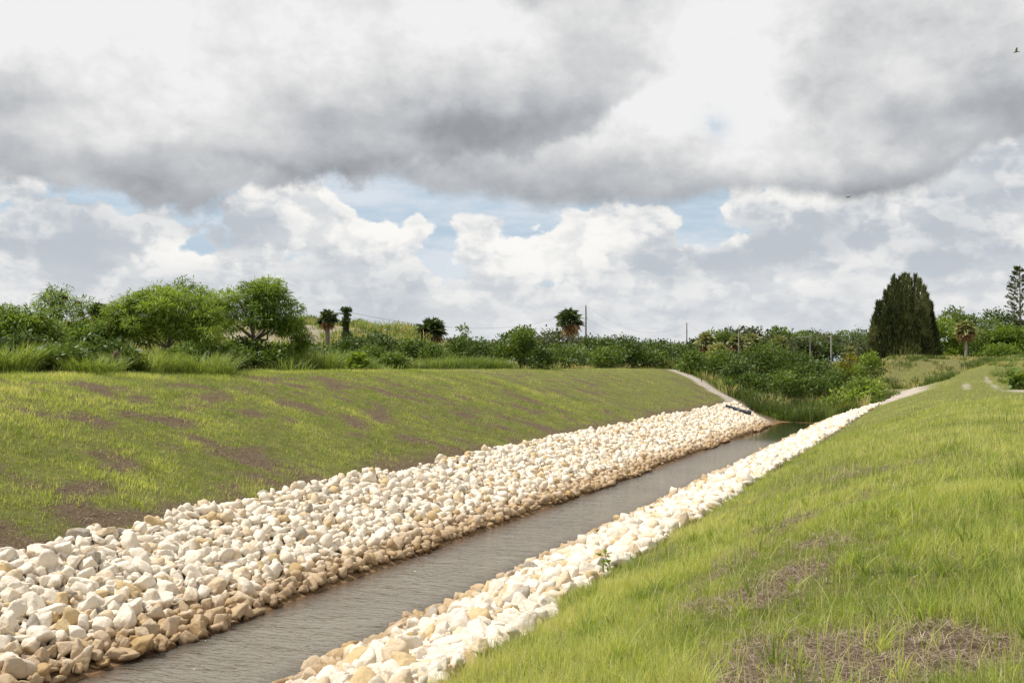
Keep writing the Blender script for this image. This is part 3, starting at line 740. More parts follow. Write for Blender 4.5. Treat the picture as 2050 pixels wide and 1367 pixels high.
# ------------------------------------------------------------------ bark, trunks and leaves
t = NT('bark'); M_bark = t.out(t.pbr(t.mix(t.noise(t.pos(), 9, 5, .7), (.12, .095, .075), (.36, .31, .26)), .9, .2, t.bump(t.noise(t.pos(), 25, 4, .7), .6, .03)))
t = NT('pale_bark'); M_pbark = t.out(t.pbr(t.mix(t.noise(t.pos(), 9, 5, .7), (.25, .20, .155), (.55, .49, .41)), .9, .2, t.bump(t.noise(t.pos(), 25, 4, .7), .6, .03)))
def tube(path, r0, r1, k=6):
    path = np.array(path, float); n = len(path); rad = np.linspace(r0, r1, n) if np.isscalar(r1) else np.array(r1)
    tg = np.gradient(path, axis=0); tg /= np.linalg.norm(tg, axis=1)[:, None] + 1e-9
    up = np.where(np.abs(tg[:, 2:3]) > .9, [[1., 0, 0]], [[0, 0, 1.]]); A = np.cross(tg, up); A /= np.linalg.norm(A, axis=1)[:, None]; B = np.cross(tg, A)
    an = np.arange(k) / k * 6.2832
    co = (path[:, None] + rad[:, None, None] * (np.cos(an)[None, :, None] * A[:, None] + np.sin(an)[None, :, None] * B[:, None])).reshape(-1, 3)
    i = np.arange(n - 1)[:, None] * k; j = np.arange(k)[None]; j2 = (j + 1) % k
    q_ = np.stack([i + j, i + j2, i + k + j2, i + k + j], -1).reshape(-1, 4)
    co = np.concatenate([co, path[:1], path[-1:]]); e = len(co) - 2
    t_ = np.concatenate([np.stack([np.full(k, e), j2[0], j[0]], 1), np.stack([np.full(k, e + 1), (n - 1) * k + j[0], (n - 1) * k + j2[0]], 1)])
    return co, q_, t_, np.zeros(len(co))
def leaves(C, dirs, ln, wd, ti, r, droop=.0):
    """diamond leaves at centres C pointing along dirs"""
    n = len(C); dirs = dirs / (np.linalg.norm(dirs, axis=1)[:, None] + 1e-9)
    s_ = np.cross(dirs, r.normal(size=(n, 3)) + np.array([0, 0, 1.2])); s_ /= np.linalg.norm(s_, axis=1)[:, None] + 1e-9
    ln = ln * r.uniform(.6, 1.3, n); wd = wd * r.uniform(.6, 1.3, n)
    tip = C + dirs * ln[:, None] - np.array([0, 0, 1]) * (droop * ln)[:, None]; mid = C + dirs * (ln * .45)[:, None]
    co = np.stack([C, mid + s_ * wd[:, None] * .5, tip, mid - s_ * wd[:, None] * .5], 1).reshape(-1, 3)
    b = np.arange(n)[:, None] * 4
    return co, b + np.array([[0, 1, 2, 3]]), np.zeros((0, 3), int), np.repeat(ti, 4)
def fronds(C, dirs, ln, wd, ti, r, droop=.5):
    """long feathery leaf: two narrow ranks drooping towards the tip"""
    n = len(C); dirs = dirs / (np.linalg.norm(dirs, axis=1)[:, None] + 1e-9)
    s_ = np.cross(dirs, np.array([[0, 0, 1.]]) + r.normal(0, .35, (n, 3))); s_ /= np.linalg.norm(s_, axis=1)[:, None] + 1e-9
    ln = (ln * r.uniform(.6, 1.25, n))[:, None]; wd = (wd * r.uniform(.7, 1.2, n))[:, None]; z = np.array([[0, 0, 1.]])
    m = C + dirs * ln * .5 - z * ln * .08 * droop; e = C + dirs * ln * .95 - z * ln * .55 * droop
    co = np.stack([C + s_ * wd * .15, m + s_ * wd * .5, e, m - s_ * wd * .5 , C - s_ * wd * .15], 1)
    co = co.reshape(-1, 3); b = np.arange(n)[:, None] * 5
    return co, b + np.array([[0, 1, 3, 4]]), b + np.array([[1, 2, 3]]), np.repeat(ti, 5)
GREEN = lambda a, b, c: [(0, a), (.5, b), (1, c)]
M_leu = leafmat('feathery_leaves', GREEN((0.066, 0.110, 0.023), (0.149, 0.240, 0.040), (0.319, 0.401, 0.081)), .45, .3)
M_leuY = leafmat('yellow_feathery_leaves', GREEN((0.101, 0.143, 0.022), (0.195, 0.279, 0.045), (0.346, 0.431, 0.080)), .45, .3)
M_dark = leafmat('dark_leaves', GREEN((0.035, 0.062, 0.016), (0.082, 0.133, 0.028), (0.184, 0.244, 0.056)), .25, .4)
M_mid = leafmat('mid_green_leaves', GREEN((0.050, 0.088, 0.017), (0.118, 0.184, 0.032), (0.235, 0.304, 0.065)), .35, .35)
M_lite = leafmat('bright_leaves', GREEN((0.079, 0.128, 0.019), (0.189, 0.277, 0.041), (0.347, 0.435, 0.081)), .4, .35)
M_oak = leafmat('grey_green_leaves', GREEN((0.050, 0.067, 0.029), (0.109, 0.136, 0.058), (0.210, 0.232, 0.108)), .25, .3)
M_pod = leafmat('seed_pods', GREEN((.05, .025, .012), (.11, .06, .03), (.20, .12, .07)), .2, .2)
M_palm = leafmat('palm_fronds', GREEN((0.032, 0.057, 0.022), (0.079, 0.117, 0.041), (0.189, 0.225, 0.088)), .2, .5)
M_palmY = leafmat('yellow_palm_fronds', GREEN((.09, .11, .04), (.20, .23, .09), (.42, .42, .20)), .25, .5)  # paler, yellower leaf colour of the palms towards the right
M_pdead = leafmat('dead_fronds', GREEN((0.123, 0.072, 0.035), (0.328, 0.208, 0.105), (0.628, 0.455, 0.246)), .2, .3)
M_cas = leafmat('needle_foliage', GREEN((0.038, 0.052, 0.025), (0.104, 0.128, 0.049), (0.217, 0.231, 0.090)), .2, .15)
M_yel = leafmat('yellow_leaves', GREEN((.12, .13, .01), (.26, .25, .02), (.46, .38, .03)), .4, .35)

def crown_pts(cl, n, r, shell=.55):
    """n points in a set of leafy balls (x, y, z, rx, rz), thinner towards their middles and clumped"""
    cl = np.array(cl); v = cl[:, 3] ** 2; k = r.choice(len(cl), n, p=v / v.sum())
    d = r.normal(size=(n, 3)); d /= np.linalg.norm(d, axis=1)[:, None]
    rad = np.where(r.random(n) < .16, r.uniform(1.0, 1.42, n), r.uniform(shell, 1.08, n)) * (1 + .38 * n3(d * 2.2 + k[:, None] * 3.7, 5))
    s_ = np.stack([cl[k, 3], cl[k, 3], cl[k, 4]], 1)
    return cl[k, :3] + d * rad[:, None] * s_, d, k
def tree(name, label, cat, px, D, top, wpx, mt, lo=None, n=2600, leaf=(.22, .11), style='leaf', nb=14, trunk=True, group=None, ti=0.5, base_z=None, flat=.6, seed=None, bark=None, bare=.18, shape='dome', lean=0.0, r_trunk=None):
    """a tree or shrub seen at column px, D metres away, its top at row `top`, its crown wpx columns wide"""
    r = np.random.default_rng(int(px * 7 + D * 13 + top) if seed is None else seed)
    x, y = at(px, D); z0 = float(zg(x, y)) if base_z is None else base_z
    H = zt_at(top, D) - z0; Wd = wpx / F * D / 2
    H = max(H, .8)
    root = empty(name, (x, y, z0)); tag(root, label, cat, group)
    cl = []
    rb = Wd * (1.45 / math.sqrt(nb) if nb > 9 else .46)
    zb = H * bare
    for k in range(nb):
        a = r.uniform(0, 6.28); f = (k + .5) / nb
        if shape == 'dome': zz = zb + (H - zb) * (.12 + .76 * f); rr_ = (Wd - rb * .8) * math.sqrt(max(0, 1 - max(0, (f - .25) / .8) ** 2)) * math.sqrt(r.uniform(.25, 1))
        elif shape == 'umbrella': zz = zb + (H - zb) * (.35 + .5 * f); rr_ = (Wd - rb * .8) * (1.0 - .5 * f) * math.sqrt(r.uniform(.2, 1))
        else: zz = zb + (H - zb) * (.1 + .8 * f); rr_ = (Wd - rb * .8) * (1 - .8 * f) * math.sqrt(r.uniform(.3, 1))
        rz = min(rb * flat * r.uniform(.8, 1.2), H * .35)
        zz = min(zz, H - rz * 1.0)
        cl.append((x + math.cos(a) * rr_ + lean * f, y + math.sin(a) * rr_, z0 + zz, rb * r.uniform(.7, 1.15), rz))
    top_i = max(range(nb), key=lambda i: cl[i][2] + cl[i][4]); c_ = list(cl[top_i]); c_[2] = z0 + H - c_[4] * .95; cl[top_i] = tuple(c_)
    P_, d, k = crown_pts(cl, n, r)
    P_[:, 2] = np.maximum(P_[:, 2], z0 + .05)
    tn = np.clip(ti + (r.random(nb)[k] - .5) * .5 + r.normal(0, .14, n) , 0, 1)
    dirs = d * .8 + r.normal(0, .55, (n, 3)); dirs[:, 2] = dirs[:, 2] * .6 + (.15 if style == 'leaf' else .1)
    fn = leaves if style == 'leaf' else fronds
    emit('crown' if trunk else 'foliage', [fn(P_, dirs, leaf[0], leaf[1], tn, r)], mt, root)
    if True:
        tr_ = []; rt_ = r_trunk or max(.03, H * .022); fork = (x + lean * .2, y, z0 + H * max(.16, bare * .9))
        tr_.append(tube([(x, y, z0 - .2), (x + r.normal(0, .03) * H, y, z0 + H * .08), fork], rt_ * 1.2, rt_ * .9))
        for i in r.choice(nb, min(nb, 8), replace=False):
            e = np.array(cl[i][:3]); s_ = np.array(fork); m = s_ * .5 + e * .5 + r.normal(0, .05, 3) * H + np.array([0, 0, -.04 * H])
            tr_.append(tube([s_, m, e], rt_ * .6, rt_ * .12, 5))
        emit('trunk' if trunk else 'stem', tr_, bark or M_bark, root, smooth_=True)
    return root, cl, (x, y, z0, H)

# left group of feathery trees
G1 = 'feathery leaved trees behind the left crest'
tree('lead_tree', 'pale green feathery tree at the left edge of the photo, lowest of its row', 'tree', 40, 39, 612, 180, M_leu, n=11000, leaf=(.30, .055), style='frond', nb=22, group=G1, ti=.62, bare=.15, bark=M_pbark)
tree('lead_tree', 'feathery tree reaching below the left edge, tucked in front of the mound', 'tree', -70, 37, 628, 170, M_leu, n=5000, leaf=(.30, .055), style='frond', nb=14, group=G1, ti=.5, bare=.1, bark=M_pbark)
r1, cl1, b1 = tree('lead_tree', 'thin crowned feathery tree hung with brown seed pods, left of the small palm', 'tree', 132, 42, 572, 150, M_leu, n=2600, leaf=(.32, .05), style='frond', nb=24, group=G1, ti=.62, bare=.36, shape='dome', flat=.4, bark=M_pbark)
rp = np.random.default_rng(4); P_, d, k = crown_pts([c for c in cl1 if c[2] > b1[2] + b1[3] * .55], 700, rp, .7)
for kk in np.unique(k)[::2]:
    Q_ = P_[k == kk] ; m = len(Q_)
    if m > 6: emit('seed_pod_cluster', [leaves(Q_[0] + (Q_ - Q_[0]) * .22 if c_ else Q_, np.array([[0, 0, -1.]]) + rp.normal(0, .25, (m, 3)), .26, .045, rp.random(m), rp) for c_ in (1,)], M_pod, r1)
tree('lead_tree', 'low feathery tree filling the gap between the podded tree and the forked one', 'tree', 205, 41, 640, 150, M_leu, n=6500, leaf=(.30, .055), style='frond', nb=15, group=G1, ti=.5, bare=.1, bark=M_pbark)
tree('lead_tree', 'yellow green feathery tree on a pale forked trunk, in front of the two tall ones', 'tree', 335, 41.5, 574, 250, M_leuY, n=14500, leaf=(.30, .055), style='frond', nb=44, group=G1, ti=.55, bare=.3, bark=M_pbark, flat=.45)
r2, cl2, b2 = tree('lead_tree', 'tall darker feathery tree rising behind the yellow green forked one', 'tree', 372, 50, 555, 190, M_leu, n=7500, leaf=(.32, .055), style='frond', nb=32, group=G1, ti=.6, bare=.2, flat=.45)
tree('lead_tree', 'broad flat topped green feathery tree, rightmost of its row', 'tree', 510, 49, 556, 205, M_leu, n=14500, leaf=(.32, .055), style='frond', nb=40, group=G1, ti=.62, bare=.36, flat=.42, shape='dome', r_trunk=.16)
tree('lead_tree', 'drooping right hand offshoot beside the broad flat topped feathery tree', 'tree', 585, 52, 628, 80, M_leuY, n=2600, leaf=(.3, .055), style='frond', nb=8, group=G1, ti=.4, bare=.2)

# shrubs: px, D, top row, width, material, tint, leaf, count, label
G2 = 'shrubs behind the left crest and in the channel'
for row in (
    (128, 34.5, 690, 120, M_mid, .6, 1500, 'round yellowish green shrub among grass left of the stump'),
    (95, 33.5, 706, 60, M_mid, .3, 700, 'small leafy bush in the rank grass nearest the left edge'),
    (265, 36, 700, 70, M_dark, .6, 900, 'dark leafy bush in the rank grass just right of the stump'),
    (360, 39, 694, 90, M_mid, .35, 1300, 'leafy bush at the right side of the forked trunk'),
    (455, 42, 700, 80, M_dark, .7, 1100, 'leafy bush in the grass below the gap between the two tall trees'),
    (545, 47, 700, 70, M_mid, .4, 900, 'leafy bush in the grass at the right end of the feathery trees'),
    (790, 62, 708, 80, M_mid, .55, 1000, 'low olive bush on the crest left of the trunkless palm'),
    (55, 36, 668, 130, M_dark, .5, 1500, 'dark shrub low under the pale feathery tree at the left edge'),
    (205, 39, 680, 150, M_dark, .5, 1500, 'dark shrub under the podded tree'),
    (430, 46, 672, 160, M_mid, .4, 2600, 'shrub under the tall darker feathery tree'),
    (505, 48, 680, 130, M_mid, .35, 2000, 'shrub at the foot of the broad flat topped tree'),
    (555, 52, 688, 90, M_mid, .45, 1500, 'low shrub right of the broad flat topped tree, before the sand'),
    (622, 70, 688, 90, M_dark, .5, 1400, 'low dark shrub in front of the sand scar'),
    (690, 72, 676, 120, M_dark, .5, 2200, 'dark shrub at the foot of the vine covered pole'),
    (760, 76, 668, 120, M_dark, .45, 2400, 'widest dark shrub between vine covered pole and trunkless palm'),
    (735, 68, 694, 110, M_mid, .5, 1800, 'lower lighter shrub in front of the widest dark one'),
    (822, 74, 682, 90, M_dark, .5, 1800, 'dark shrub at the left foot of the trunkless palm'),
    (868, 72, 690, 80, M_mid, .5, 1500, 'rounded green shrub right under the trunkless palm'),
    (915, 84, 678, 90, M_mid, .45, 1800, 'green shrub just right of the trunkless palm'),
    (962, 82, 680, 90, M_dark, .5, 1700, 'dark shrub left of the bushy bright tree'),
    (1130, 86, 690, 110, M_mid, .45, 2000, 'shrub under the tall cabbage palm'),
    (1085, 70, 698, 60, M_dark, .5, 1300, 'dark low shrub at the right foot of the bushy bright tree'),
    (1195, 95, 674, 100, M_dark, .5, 2200, 'dark shrub under the tallest utility pole'),
    (1250, 98, 672, 90, M_dark, .45, 2000, 'spiky topped dark shrub right of the tallest pole'),
    (1215, 92, 694, 110, M_mid, .5, 1900, 'lighter shrub before the two dark ones right of the tallest pole'),
    (1310, 102, 682, 110, M_dark, .55, 2000, 'dark shrub midway between the two lone poles'),
    (1362, 108, 690, 100, M_dark, .5, 1800, 'dark shrub under the second lone pole'),
    (1300, 98, 700, 120, M_mid, .35, 1700, 'low green shrub behind the dry brown grass'),
    (1388, 92, 704, 70, M_mid, .5, 1500, 'wispy shrub at the top of the left sand strip'),
    (1440, 96, 702, 90, M_mid, .55, 2200, 'wispy bright shrub right of the top of the left sand strip'),
    (1478, 92, 722, 80, M_dark, .55, 1500, 'dark shrub halfway down the far end of the left strip'),
    (1530, 104, 688, 130, M_mid, .3, 3200, 'largest dense green shrub in the middle of the wild channel'),
    (1590, 108, 700, 120, M_mid, .4, 2600, 'dense shrub right of the largest one in the wild channel'),
    (1640, 106, 719, 90, M_dark, .6, 2000, 'dark shrub in front of the thin white poles'),
    (1500, 90, 748, 80, M_mid, .35, 1500, 'shrub low on the left side of the wild channel'),
    (1560, 92, 742, 90, M_mid, .5, 1500, 'light shrub in the channel below the largest one'),
    (1625, 92, 748, 90, M_mid, .3, 1600, 'shrub in the channel bottom right of centre'),
    (1675, 96, 738, 90, M_mid, .4, 1700, 'shrub in the channel left of the pale broad leaved weeds'),
    (1700, 112, 712, 80, M_yel, .25, 1300, 'yellow tinged shrub left of the dark needle tree'),
    (1738, 108, 704, 70, M_lite, .4, 1400, 'bright green shrub at the left foot of the dark needle tree'),
    (1722, 92, 758, 90, M_mid, .6, 1500, 'shrub on the channel slope left of the right sand streak'),
    (1455, 84, 762, 46, M_mid, .4, 700, 'small shrub on the sand strip edge above the pipe'),
    (1520, 82, 800, 50, M_mid, .3, 700, 'small shrub just behind the end of the left rocks'),
    ):
    px, D, top, wp, mt, ti, n, lb = row
    tree('shrub', lb, 'shrub', px, D, top, wp, mt, n=int(n * 1.25), leaf=(.12 + D * .0016, .06 + D * .0011), nb=13, trunk=False, group=G2, ti=ti, bare=.02, flat=.75)
# broad leaved weeds
G3 = 'broad leaved weeds'
for px, D, top, wp, n, lb, mt in ((1700, 86, 776, 90, 420, 'pale broad leaved weed on the channel slope beside the right sand streak', M_lite),
                          (1745, 90, 758, 70, 320, 'smaller broad leaved weed higher on the slope by the sand streak', M_lite),
                          (1665, 84, 800, 60, 260, 'broad leaved weed lowest on the slope near the water', M_mid),
                          (2036, 56, 745, 50, 260, 'dark broad leaved weed on the berm at the right edge', M_mid),
                          (1692, 78.5, 826, 26, 120, 'small yellow flowering weed at the far end of the right rocks', M_yel),
                          (716, 50, 727, 40, 160, 'pale low weed on the crest below the vine covered pole', M_lite)):
    tree('leafy_weed', lb, 'weed', px, D, top, wp, mt, n=n, leaf=(.34, .26), nb=9, trunk=False, group=G3, ti=.6, bare=.05, flat=.8)
x, y = -4.9, 14.6
r0 = empty('leafy_weed', (x, y, float(zg(x, y)) + .1)); tag(r0, 'thin sprig with a few leaves growing out of the right bank rocks', 'weed')
rs = np.random.default_rng(3)
emit('stem', [tube([(x, y, r0.location[2] - .1), (x + .03, y, r0.location[2] + .16), (x + .1, y + .05, r0.location[2] + .3)], .006, .003)], M_mid, r0)
emit('foliage', [leaves(np.array([[x + rs.uniform(-.02, .1), y + rs.uniform(0, .05), r0.location[2] + .08 + .24 * i / 16] for i in range(16)]), rs.normal(size=(16, 3)), .13, .06, np.full(16, .6), rs)], M_lite, r0)

# single trees
tree('bushy_tree', 'bushy bright green tree on the crest left of the tall cabbage palm', 'tree', 1040, 74, 654, 118, M_mid, n=5200, leaf=(.24, .14), nb=22, ti=.5, bare=.05, flat=.7)
tree('oak_tree', 'grey green spreading oak behind the tall cabbage palm', 'tree', 1105, 150, 660, 170, M_oak, n=4200, leaf=(.42, .26), nb=22, ti=.45, bare=.1, flat=.55)
G4 = 'far trees along the horizon'
ft = [(905, 230, 680), (940, 220, 686), (985, 240, 684), (1060, 250, 680), (1170, 240, 676), (1215, 250, 678), (1265, 230, 684), (1310, 250, 686), (1350, 240, 688), (1395, 220, 680), (1440, 190, 663), (1475, 200, 657), (1512, 205, 658), (1548, 215, 656), (1585, 230, 664), (1612, 240, 664), (1632, 270, 662), (1660, 300, 668), (1698, 330, 662), (1728, 320, 660), (1752, 300, 672), (1785, 240, 670),
      (1500, 170, 672), (1560, 175, 676), (1610, 180, 684), (1655, 190, 688), (1705, 200, 684), (1740, 190, 690), (1425, 165, 684)]
for i, (px, D, top) in enumerate(sorted(ft)):
    nth = ['first', 'second', 'third', 'fourth', 'fifth', 'sixth', 'seventh', 'eighth', 'ninth', 'tenth', 'eleventh', 'twelfth', 'thirteenth', 'fourteenth', 'fifteenth', 'sixteenth'][i % 15 if i < 15 else i - 15]
    sec = 'between trunkless palm and wild channel' if i < 15 else 'beyond the wild channel'
    tree('broadleaf_tree', f'{nth} far tree from the left {sec}', 'tree', px, D, top, (62 + (i * 37) % 30) * (1.0 if px > 1400 else .9), [M_oak, M_dark, M_oak, M_mid][i % 4], n=2100, leaf=(.55 + D * .001, .34), nb=15, ti=.35 + .1 * (i % 3), bare=.25, flat=.7, group=G4)
G5 = 'trees on the right beyond the track'
for px, D, top, wp, mt, ti, n, lb in ((1908, 170, 616, 120, M_dark, .75, 6500, 'dark tall tree just right of the dark needle tree, behind the bright one'),
                              (1890, 152, 636, 110, M_lite, .55, 6500, 'bright green tree between dark needle tree and cabbage palm'),
                              (1962, 168, 634, 100, M_dark, .75, 4200, 'dark tree behind the right side of the cabbage palm'),
                              (2012, 178, 620, 130, M_dark, .55, 7000, 'very dark rounded tree left of the conifer at the right edge'),
                              (1978, 150, 652, 100, M_mid, .6, 2600, 'mid green tree right of the cabbage palm'),
                              (2025, 148, 652, 130, M_lite, .4, 6500, 'bright bushy tree at the right edge below the conifer'),
                              (2090, 150, 650, 120, M_mid, .5, 2600, 'tree cut by the right edge of the photo'),
                              (1920, 160, 690, 100, M_dark, .3, 2200, 'dark bush behind the cabbage palm trunk'),  # dark leaf colour with a low tint
                              (1850, 158, 692, 70, M_mid, .3, 1600, 'low bush at the right foot of the dark needle tree'),
                              (1990, 140, 690, 120, M_lite, .35, 2600, 'low bright bush at the end of the flat right of the cabbage palm')):
    tree('broadleaf_tree', lb, 'tree', px, D, top, wp, mt, n=n, leaf=(.42, .27), nb=20, ti=ti, bare=.04, flat=.7, group=G5)
for px, D, top, wp, lb in ((725, 112, 640, 46, 'small leafy shrub on the mound top right of the vine covered pole'), (620, 104, 634, 40, 'small thin shrub on the mound left of the small cabbage palm'), (945 - 15, 108, 652, 40, 'low shrub on the right end of the mound'), (830, 112, 650, 46, 'shrub on the mound behind the trunkless palm'), (220, 100, 648, 80, 'shrub on the mound behind the leaning pole'), (770, 110, 655, 60, 'low shrub in the middle of the mound top')):
    tree('shrub', lb, 'shrub', px, D, top, wp, M_mid, n=900, leaf=(.26, .15), nb=9, trunk=False, group='shrubs on the spoil mound', ti=.6, bare=.05)

# ------------------------------------------------------------------ palms
def palm(px, D, top, wpx, label, trunk_h=None, dead_=.4, n=62, ti=.5, seed=0, base=None):
    r = np.random.default_rng(int(px) + seed); x, y = at(px, D); z0 = float(zg(x, y)) if base is None else base
    rad = wpx / F * D / 2; H = zt_at(top, D) - z0; hub = z0 + H - rad * .92
    root = empty('cabbage_palm', (x, y, z0)); tag(root, label, 'palm tree', 'cabbage palms')
    rad *= 1.12
    if hub - z0 > .3: emit('trunk', [tube([(x, y, z0 - .2), (x + .05, y, z0 + (hub - z0) * .5), (x, y, hub)], .20, .16, 8)], M_pbark if px > 1900 else M_bark, root, smooth_=True)
    def fan(n, e0, e1, rr_, tint):
        out = []
        for i in range(n):
            el = math.radians(e0 + (e1 - e0) * (i + r.random()) / n); a = r.uniform(0, 6.28)
            dv = np.array([math.cos(el) * math.cos(a), math.cos(el) * math.sin(a), math.sin(el)])
            L_ = rr_ * r.uniform(.85, 1.1); c = np.array([x, y, hub]) + dv * L_ * .48
            out.append(tube([(x, y, hub - .1), tuple(np.array([x, y, hub]) + dv * L_ * .25), tuple(c)], .03, .02, 3))
            s_ = np.cross(dv, [0, 0, 1.]); s_ /= np.linalg.norm(s_) + 1e-9; up_ = np.cross(s_, dv)
            ns = 13; th = np.linspace(-1.75, 1.75, ns) + r.normal(0, .05, ns)
            dirs = np.cos(th)[:, None] * dv + np.sin(th)[:, None] * (s_ * .9 + up_ * .25 * r.normal())
            ln = L_ * .55 * (1 - .16 * np.abs(th))
            out.append(leaves(np.repeat(c[None], ns, 0), dirs, ln, L_ * .15, np.clip(tint + r.normal(0, .18, ns), 0, 1), r, droop=.28))
        return out
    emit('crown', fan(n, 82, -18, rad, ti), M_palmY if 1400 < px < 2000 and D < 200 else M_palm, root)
    if dead_ > 0: emit('dead_fronds', fan(int(n * dead_), -25, -72, rad * .92, .45), M_pdead, root)
palm(655, 84, 620, 44, 'small cabbage palm with trunk in front of the mound, left of the vine covered pole', dead_=.35)
palm(863, 96, 637, 60, 'round headed trunkless palm standing alone at the end of the mound', dead_=.2, n=95)
palm(1140, 112, 617, 56, 'tall cabbage palm with brown skirt just left of the tallest pole', dead_=.5, n=72)
palm(196, 88, 606, 46, 'small reddish cabbage palm behind the feathery trees', dead_=.6)
palm(1414, 128, 664, 44, 'cabbage palm with tan skirt, leftmost of those above the wild channel', dead_=.8, ti=.75)
palm(1437, 122, 686, 44, 'squat pale cabbage palm low beside the leftmost channel palm', dead_=.5, ti=.95)
palm(1476, 132, 669, 36, 'cabbage palm behind the thin white pole', dead_=.7, ti=.7)
palm(1506, 134, 667, 38, 'cabbage palm just right of the thin white pole', dead_=.7, ti=.7)
palm(1560, 130, 671, 42, 'cabbage palm above the largest channel shrub', dead_=.6, ti=.65)
palm(1700, 135, 692, 32, 'spindly half dead palm left of the dark needle tree', dead_=.9, ti=.6, n=22)
palm(1933, 135, 641, 44, 'cabbage palm with orange dead fronds and pale trunk on the right flat', dead_=.75, ti=.75)
palm(1553, 260, 655, 11, 'far palm head poking above the tree line, right of two', dead_=.2, n=24, ti=.2)
palm(1537, 262, 658, 9, 'far palm head poking above the tree line, left of two', dead_=.2, n=22, ti=.2)

# ------------------------------------------------------------------ dark needle tree and the tiered conifer
def spire(x, y, z0, h, r0, n, r, up=1.0, wd=.09, ln=.55):
    f = r.random(n) ** .8; a = r.uniform(0, 6.28, n); rad = r0 * (1 - f) ** .8 * np.sqrt(r.uniform(.2, 1, n))
    C = np.stack([x + np.cos(a) * rad, y + np.sin(a) * rad, z0 + f * h], 1)
    d = np.stack([np.cos(a) * .55, np.sin(a) * .55, np.full(n, up)], 1) + r.normal(0, .28, (n, 3))
    return leaves(C, d, ln, wd, np.clip(.45 + r.normal(0, .2, n) + .6 * (r.random() - .5) * 1.4, 0, 1), r)
D = 146; x, y = at(1806, D); z0 = float(zg(x, y)); m_ = D / F; r = np.random.default_rng(8)
root = empty('needle_tree', (x, y, z0)); tag(root, 'large dark green needle tree with many pointed leaders, right of the wild channel', 'tree')
parts = []; trk = []
tops = [(1751, 632, 14), (1758, 604, 11), (1773, 586, 11), (1767, 604, 12), (1790, 556, 14), (1782, 575, 16), (1798, 562, 14), (1804, 557, 15), (1811, 552, 15), (1819, 547, 12), (1824, 556, 12), (1834, 549, 12), (1842, 560, 14), (1851, 576, 14), (1857, 590, 11), (1863, 604, 13), (1867, 630, 14),
        (1805, 575, 30), (1785, 610, 26), (1825, 595, 26), (1845, 620, 24), (1768, 640, 22), (1800, 640, 34), (1830, 650, 34), (1775, 665, 24), (1856, 655, 22), (1750, 668, 14), (1808, 670, 46)]
for tx, ty, wp in tops:
    xx, yy = at(tx, D + r.uniform(-3.2, 3.2)); hh_ = zt_at(ty + 3, D) - z0
    parts.append(spire(xx, yy, z0 + .3, hh_ - .3, wp * m_ * 1.45, int(520 + wp * 50), r, 1.5, .13, .75))
    trk.append(tube([(x + (xx - x) * .2, y + (yy - y) * .2, z0 - .2), (x + (xx - x) * .8, y + (yy - y) * .8, z0 + hh_ * .3), (xx, yy, z0 + hh_ * .97)], .16, .02, 5))
for k in range(95):                                     # dark skirts of the lower limbs
    tx = r.uniform(1748, 1866); xx, yy = at(tx, D + r.uniform(-3.5, 3.5)); ty = 722 - r.uniform(10, 100) * math.sqrt(max(.08, 1 - ((tx - 1807) / 64) ** 2))
    zz = zt_at(ty, D) ; parts.append(spire(xx, yy, zz - 1.2, 2.2, 1.1, 260, r, 1.1, .13, .7))
emit('crown', parts, M_cas, root); emit('trunk', trk, M_bark, root, smooth_=True)

D = 175; x, y = at(2043, D); z0 = float(zg(x, y)); r = np.random.default_rng(12); H = zt_at(535, D) - z0
root = empty('tiered_conifer', (x, y, z0)); tag(root, 'tall open tiered conifer cut by the right edge of the photo', 'tree')
emit('trunk', [tube([(x, y, z0 - .2), (x, y, z0 + H * .5), (x, y, z0 + H)], .28, .04, 7)], M_bark, root, smooth_=True)
parts, br = [], []
nt = 22
for k in range(nt):
    f = .22 + .78 * (k + .3) / nt; z = z0 + H * f; L_ = 3.1 * (1 - ((f - .22) / .80)) ** .55 + .25
    nbr = 7
    for j in range(nbr):
        a = r.uniform(0, 6.28); dv = np.array([math.cos(a), math.sin(a), .22 + .3 * f]); l = L_ * r.uniform(.75, 1.05)
        p0_, p1_ = np.array([x, y, z + r.normal(0, .12)]), None; p1_ = p0_ + dv * l
        br.append(tube([p0_, (p0_ + p1_) / 2 - [0, 0, .1], p1_], .035, .012, 3))
        m = 34; tt = .35 + .65 * r.random(m) ** .7; C = p0_ + (p1_ - p0_) * tt[:, None] + r.normal(0, .06, (m, 3))
        parts.append(leaves(C, dv + r.normal(0, .55, (m, 3)) + [0, 0, .35], .42, .15, np.clip(.5 + r.normal(0, .2, m), 0, 1), r))
emit('crown', parts, M_cas, root); emit('branches', br, M_bark, root).name = 'branch'

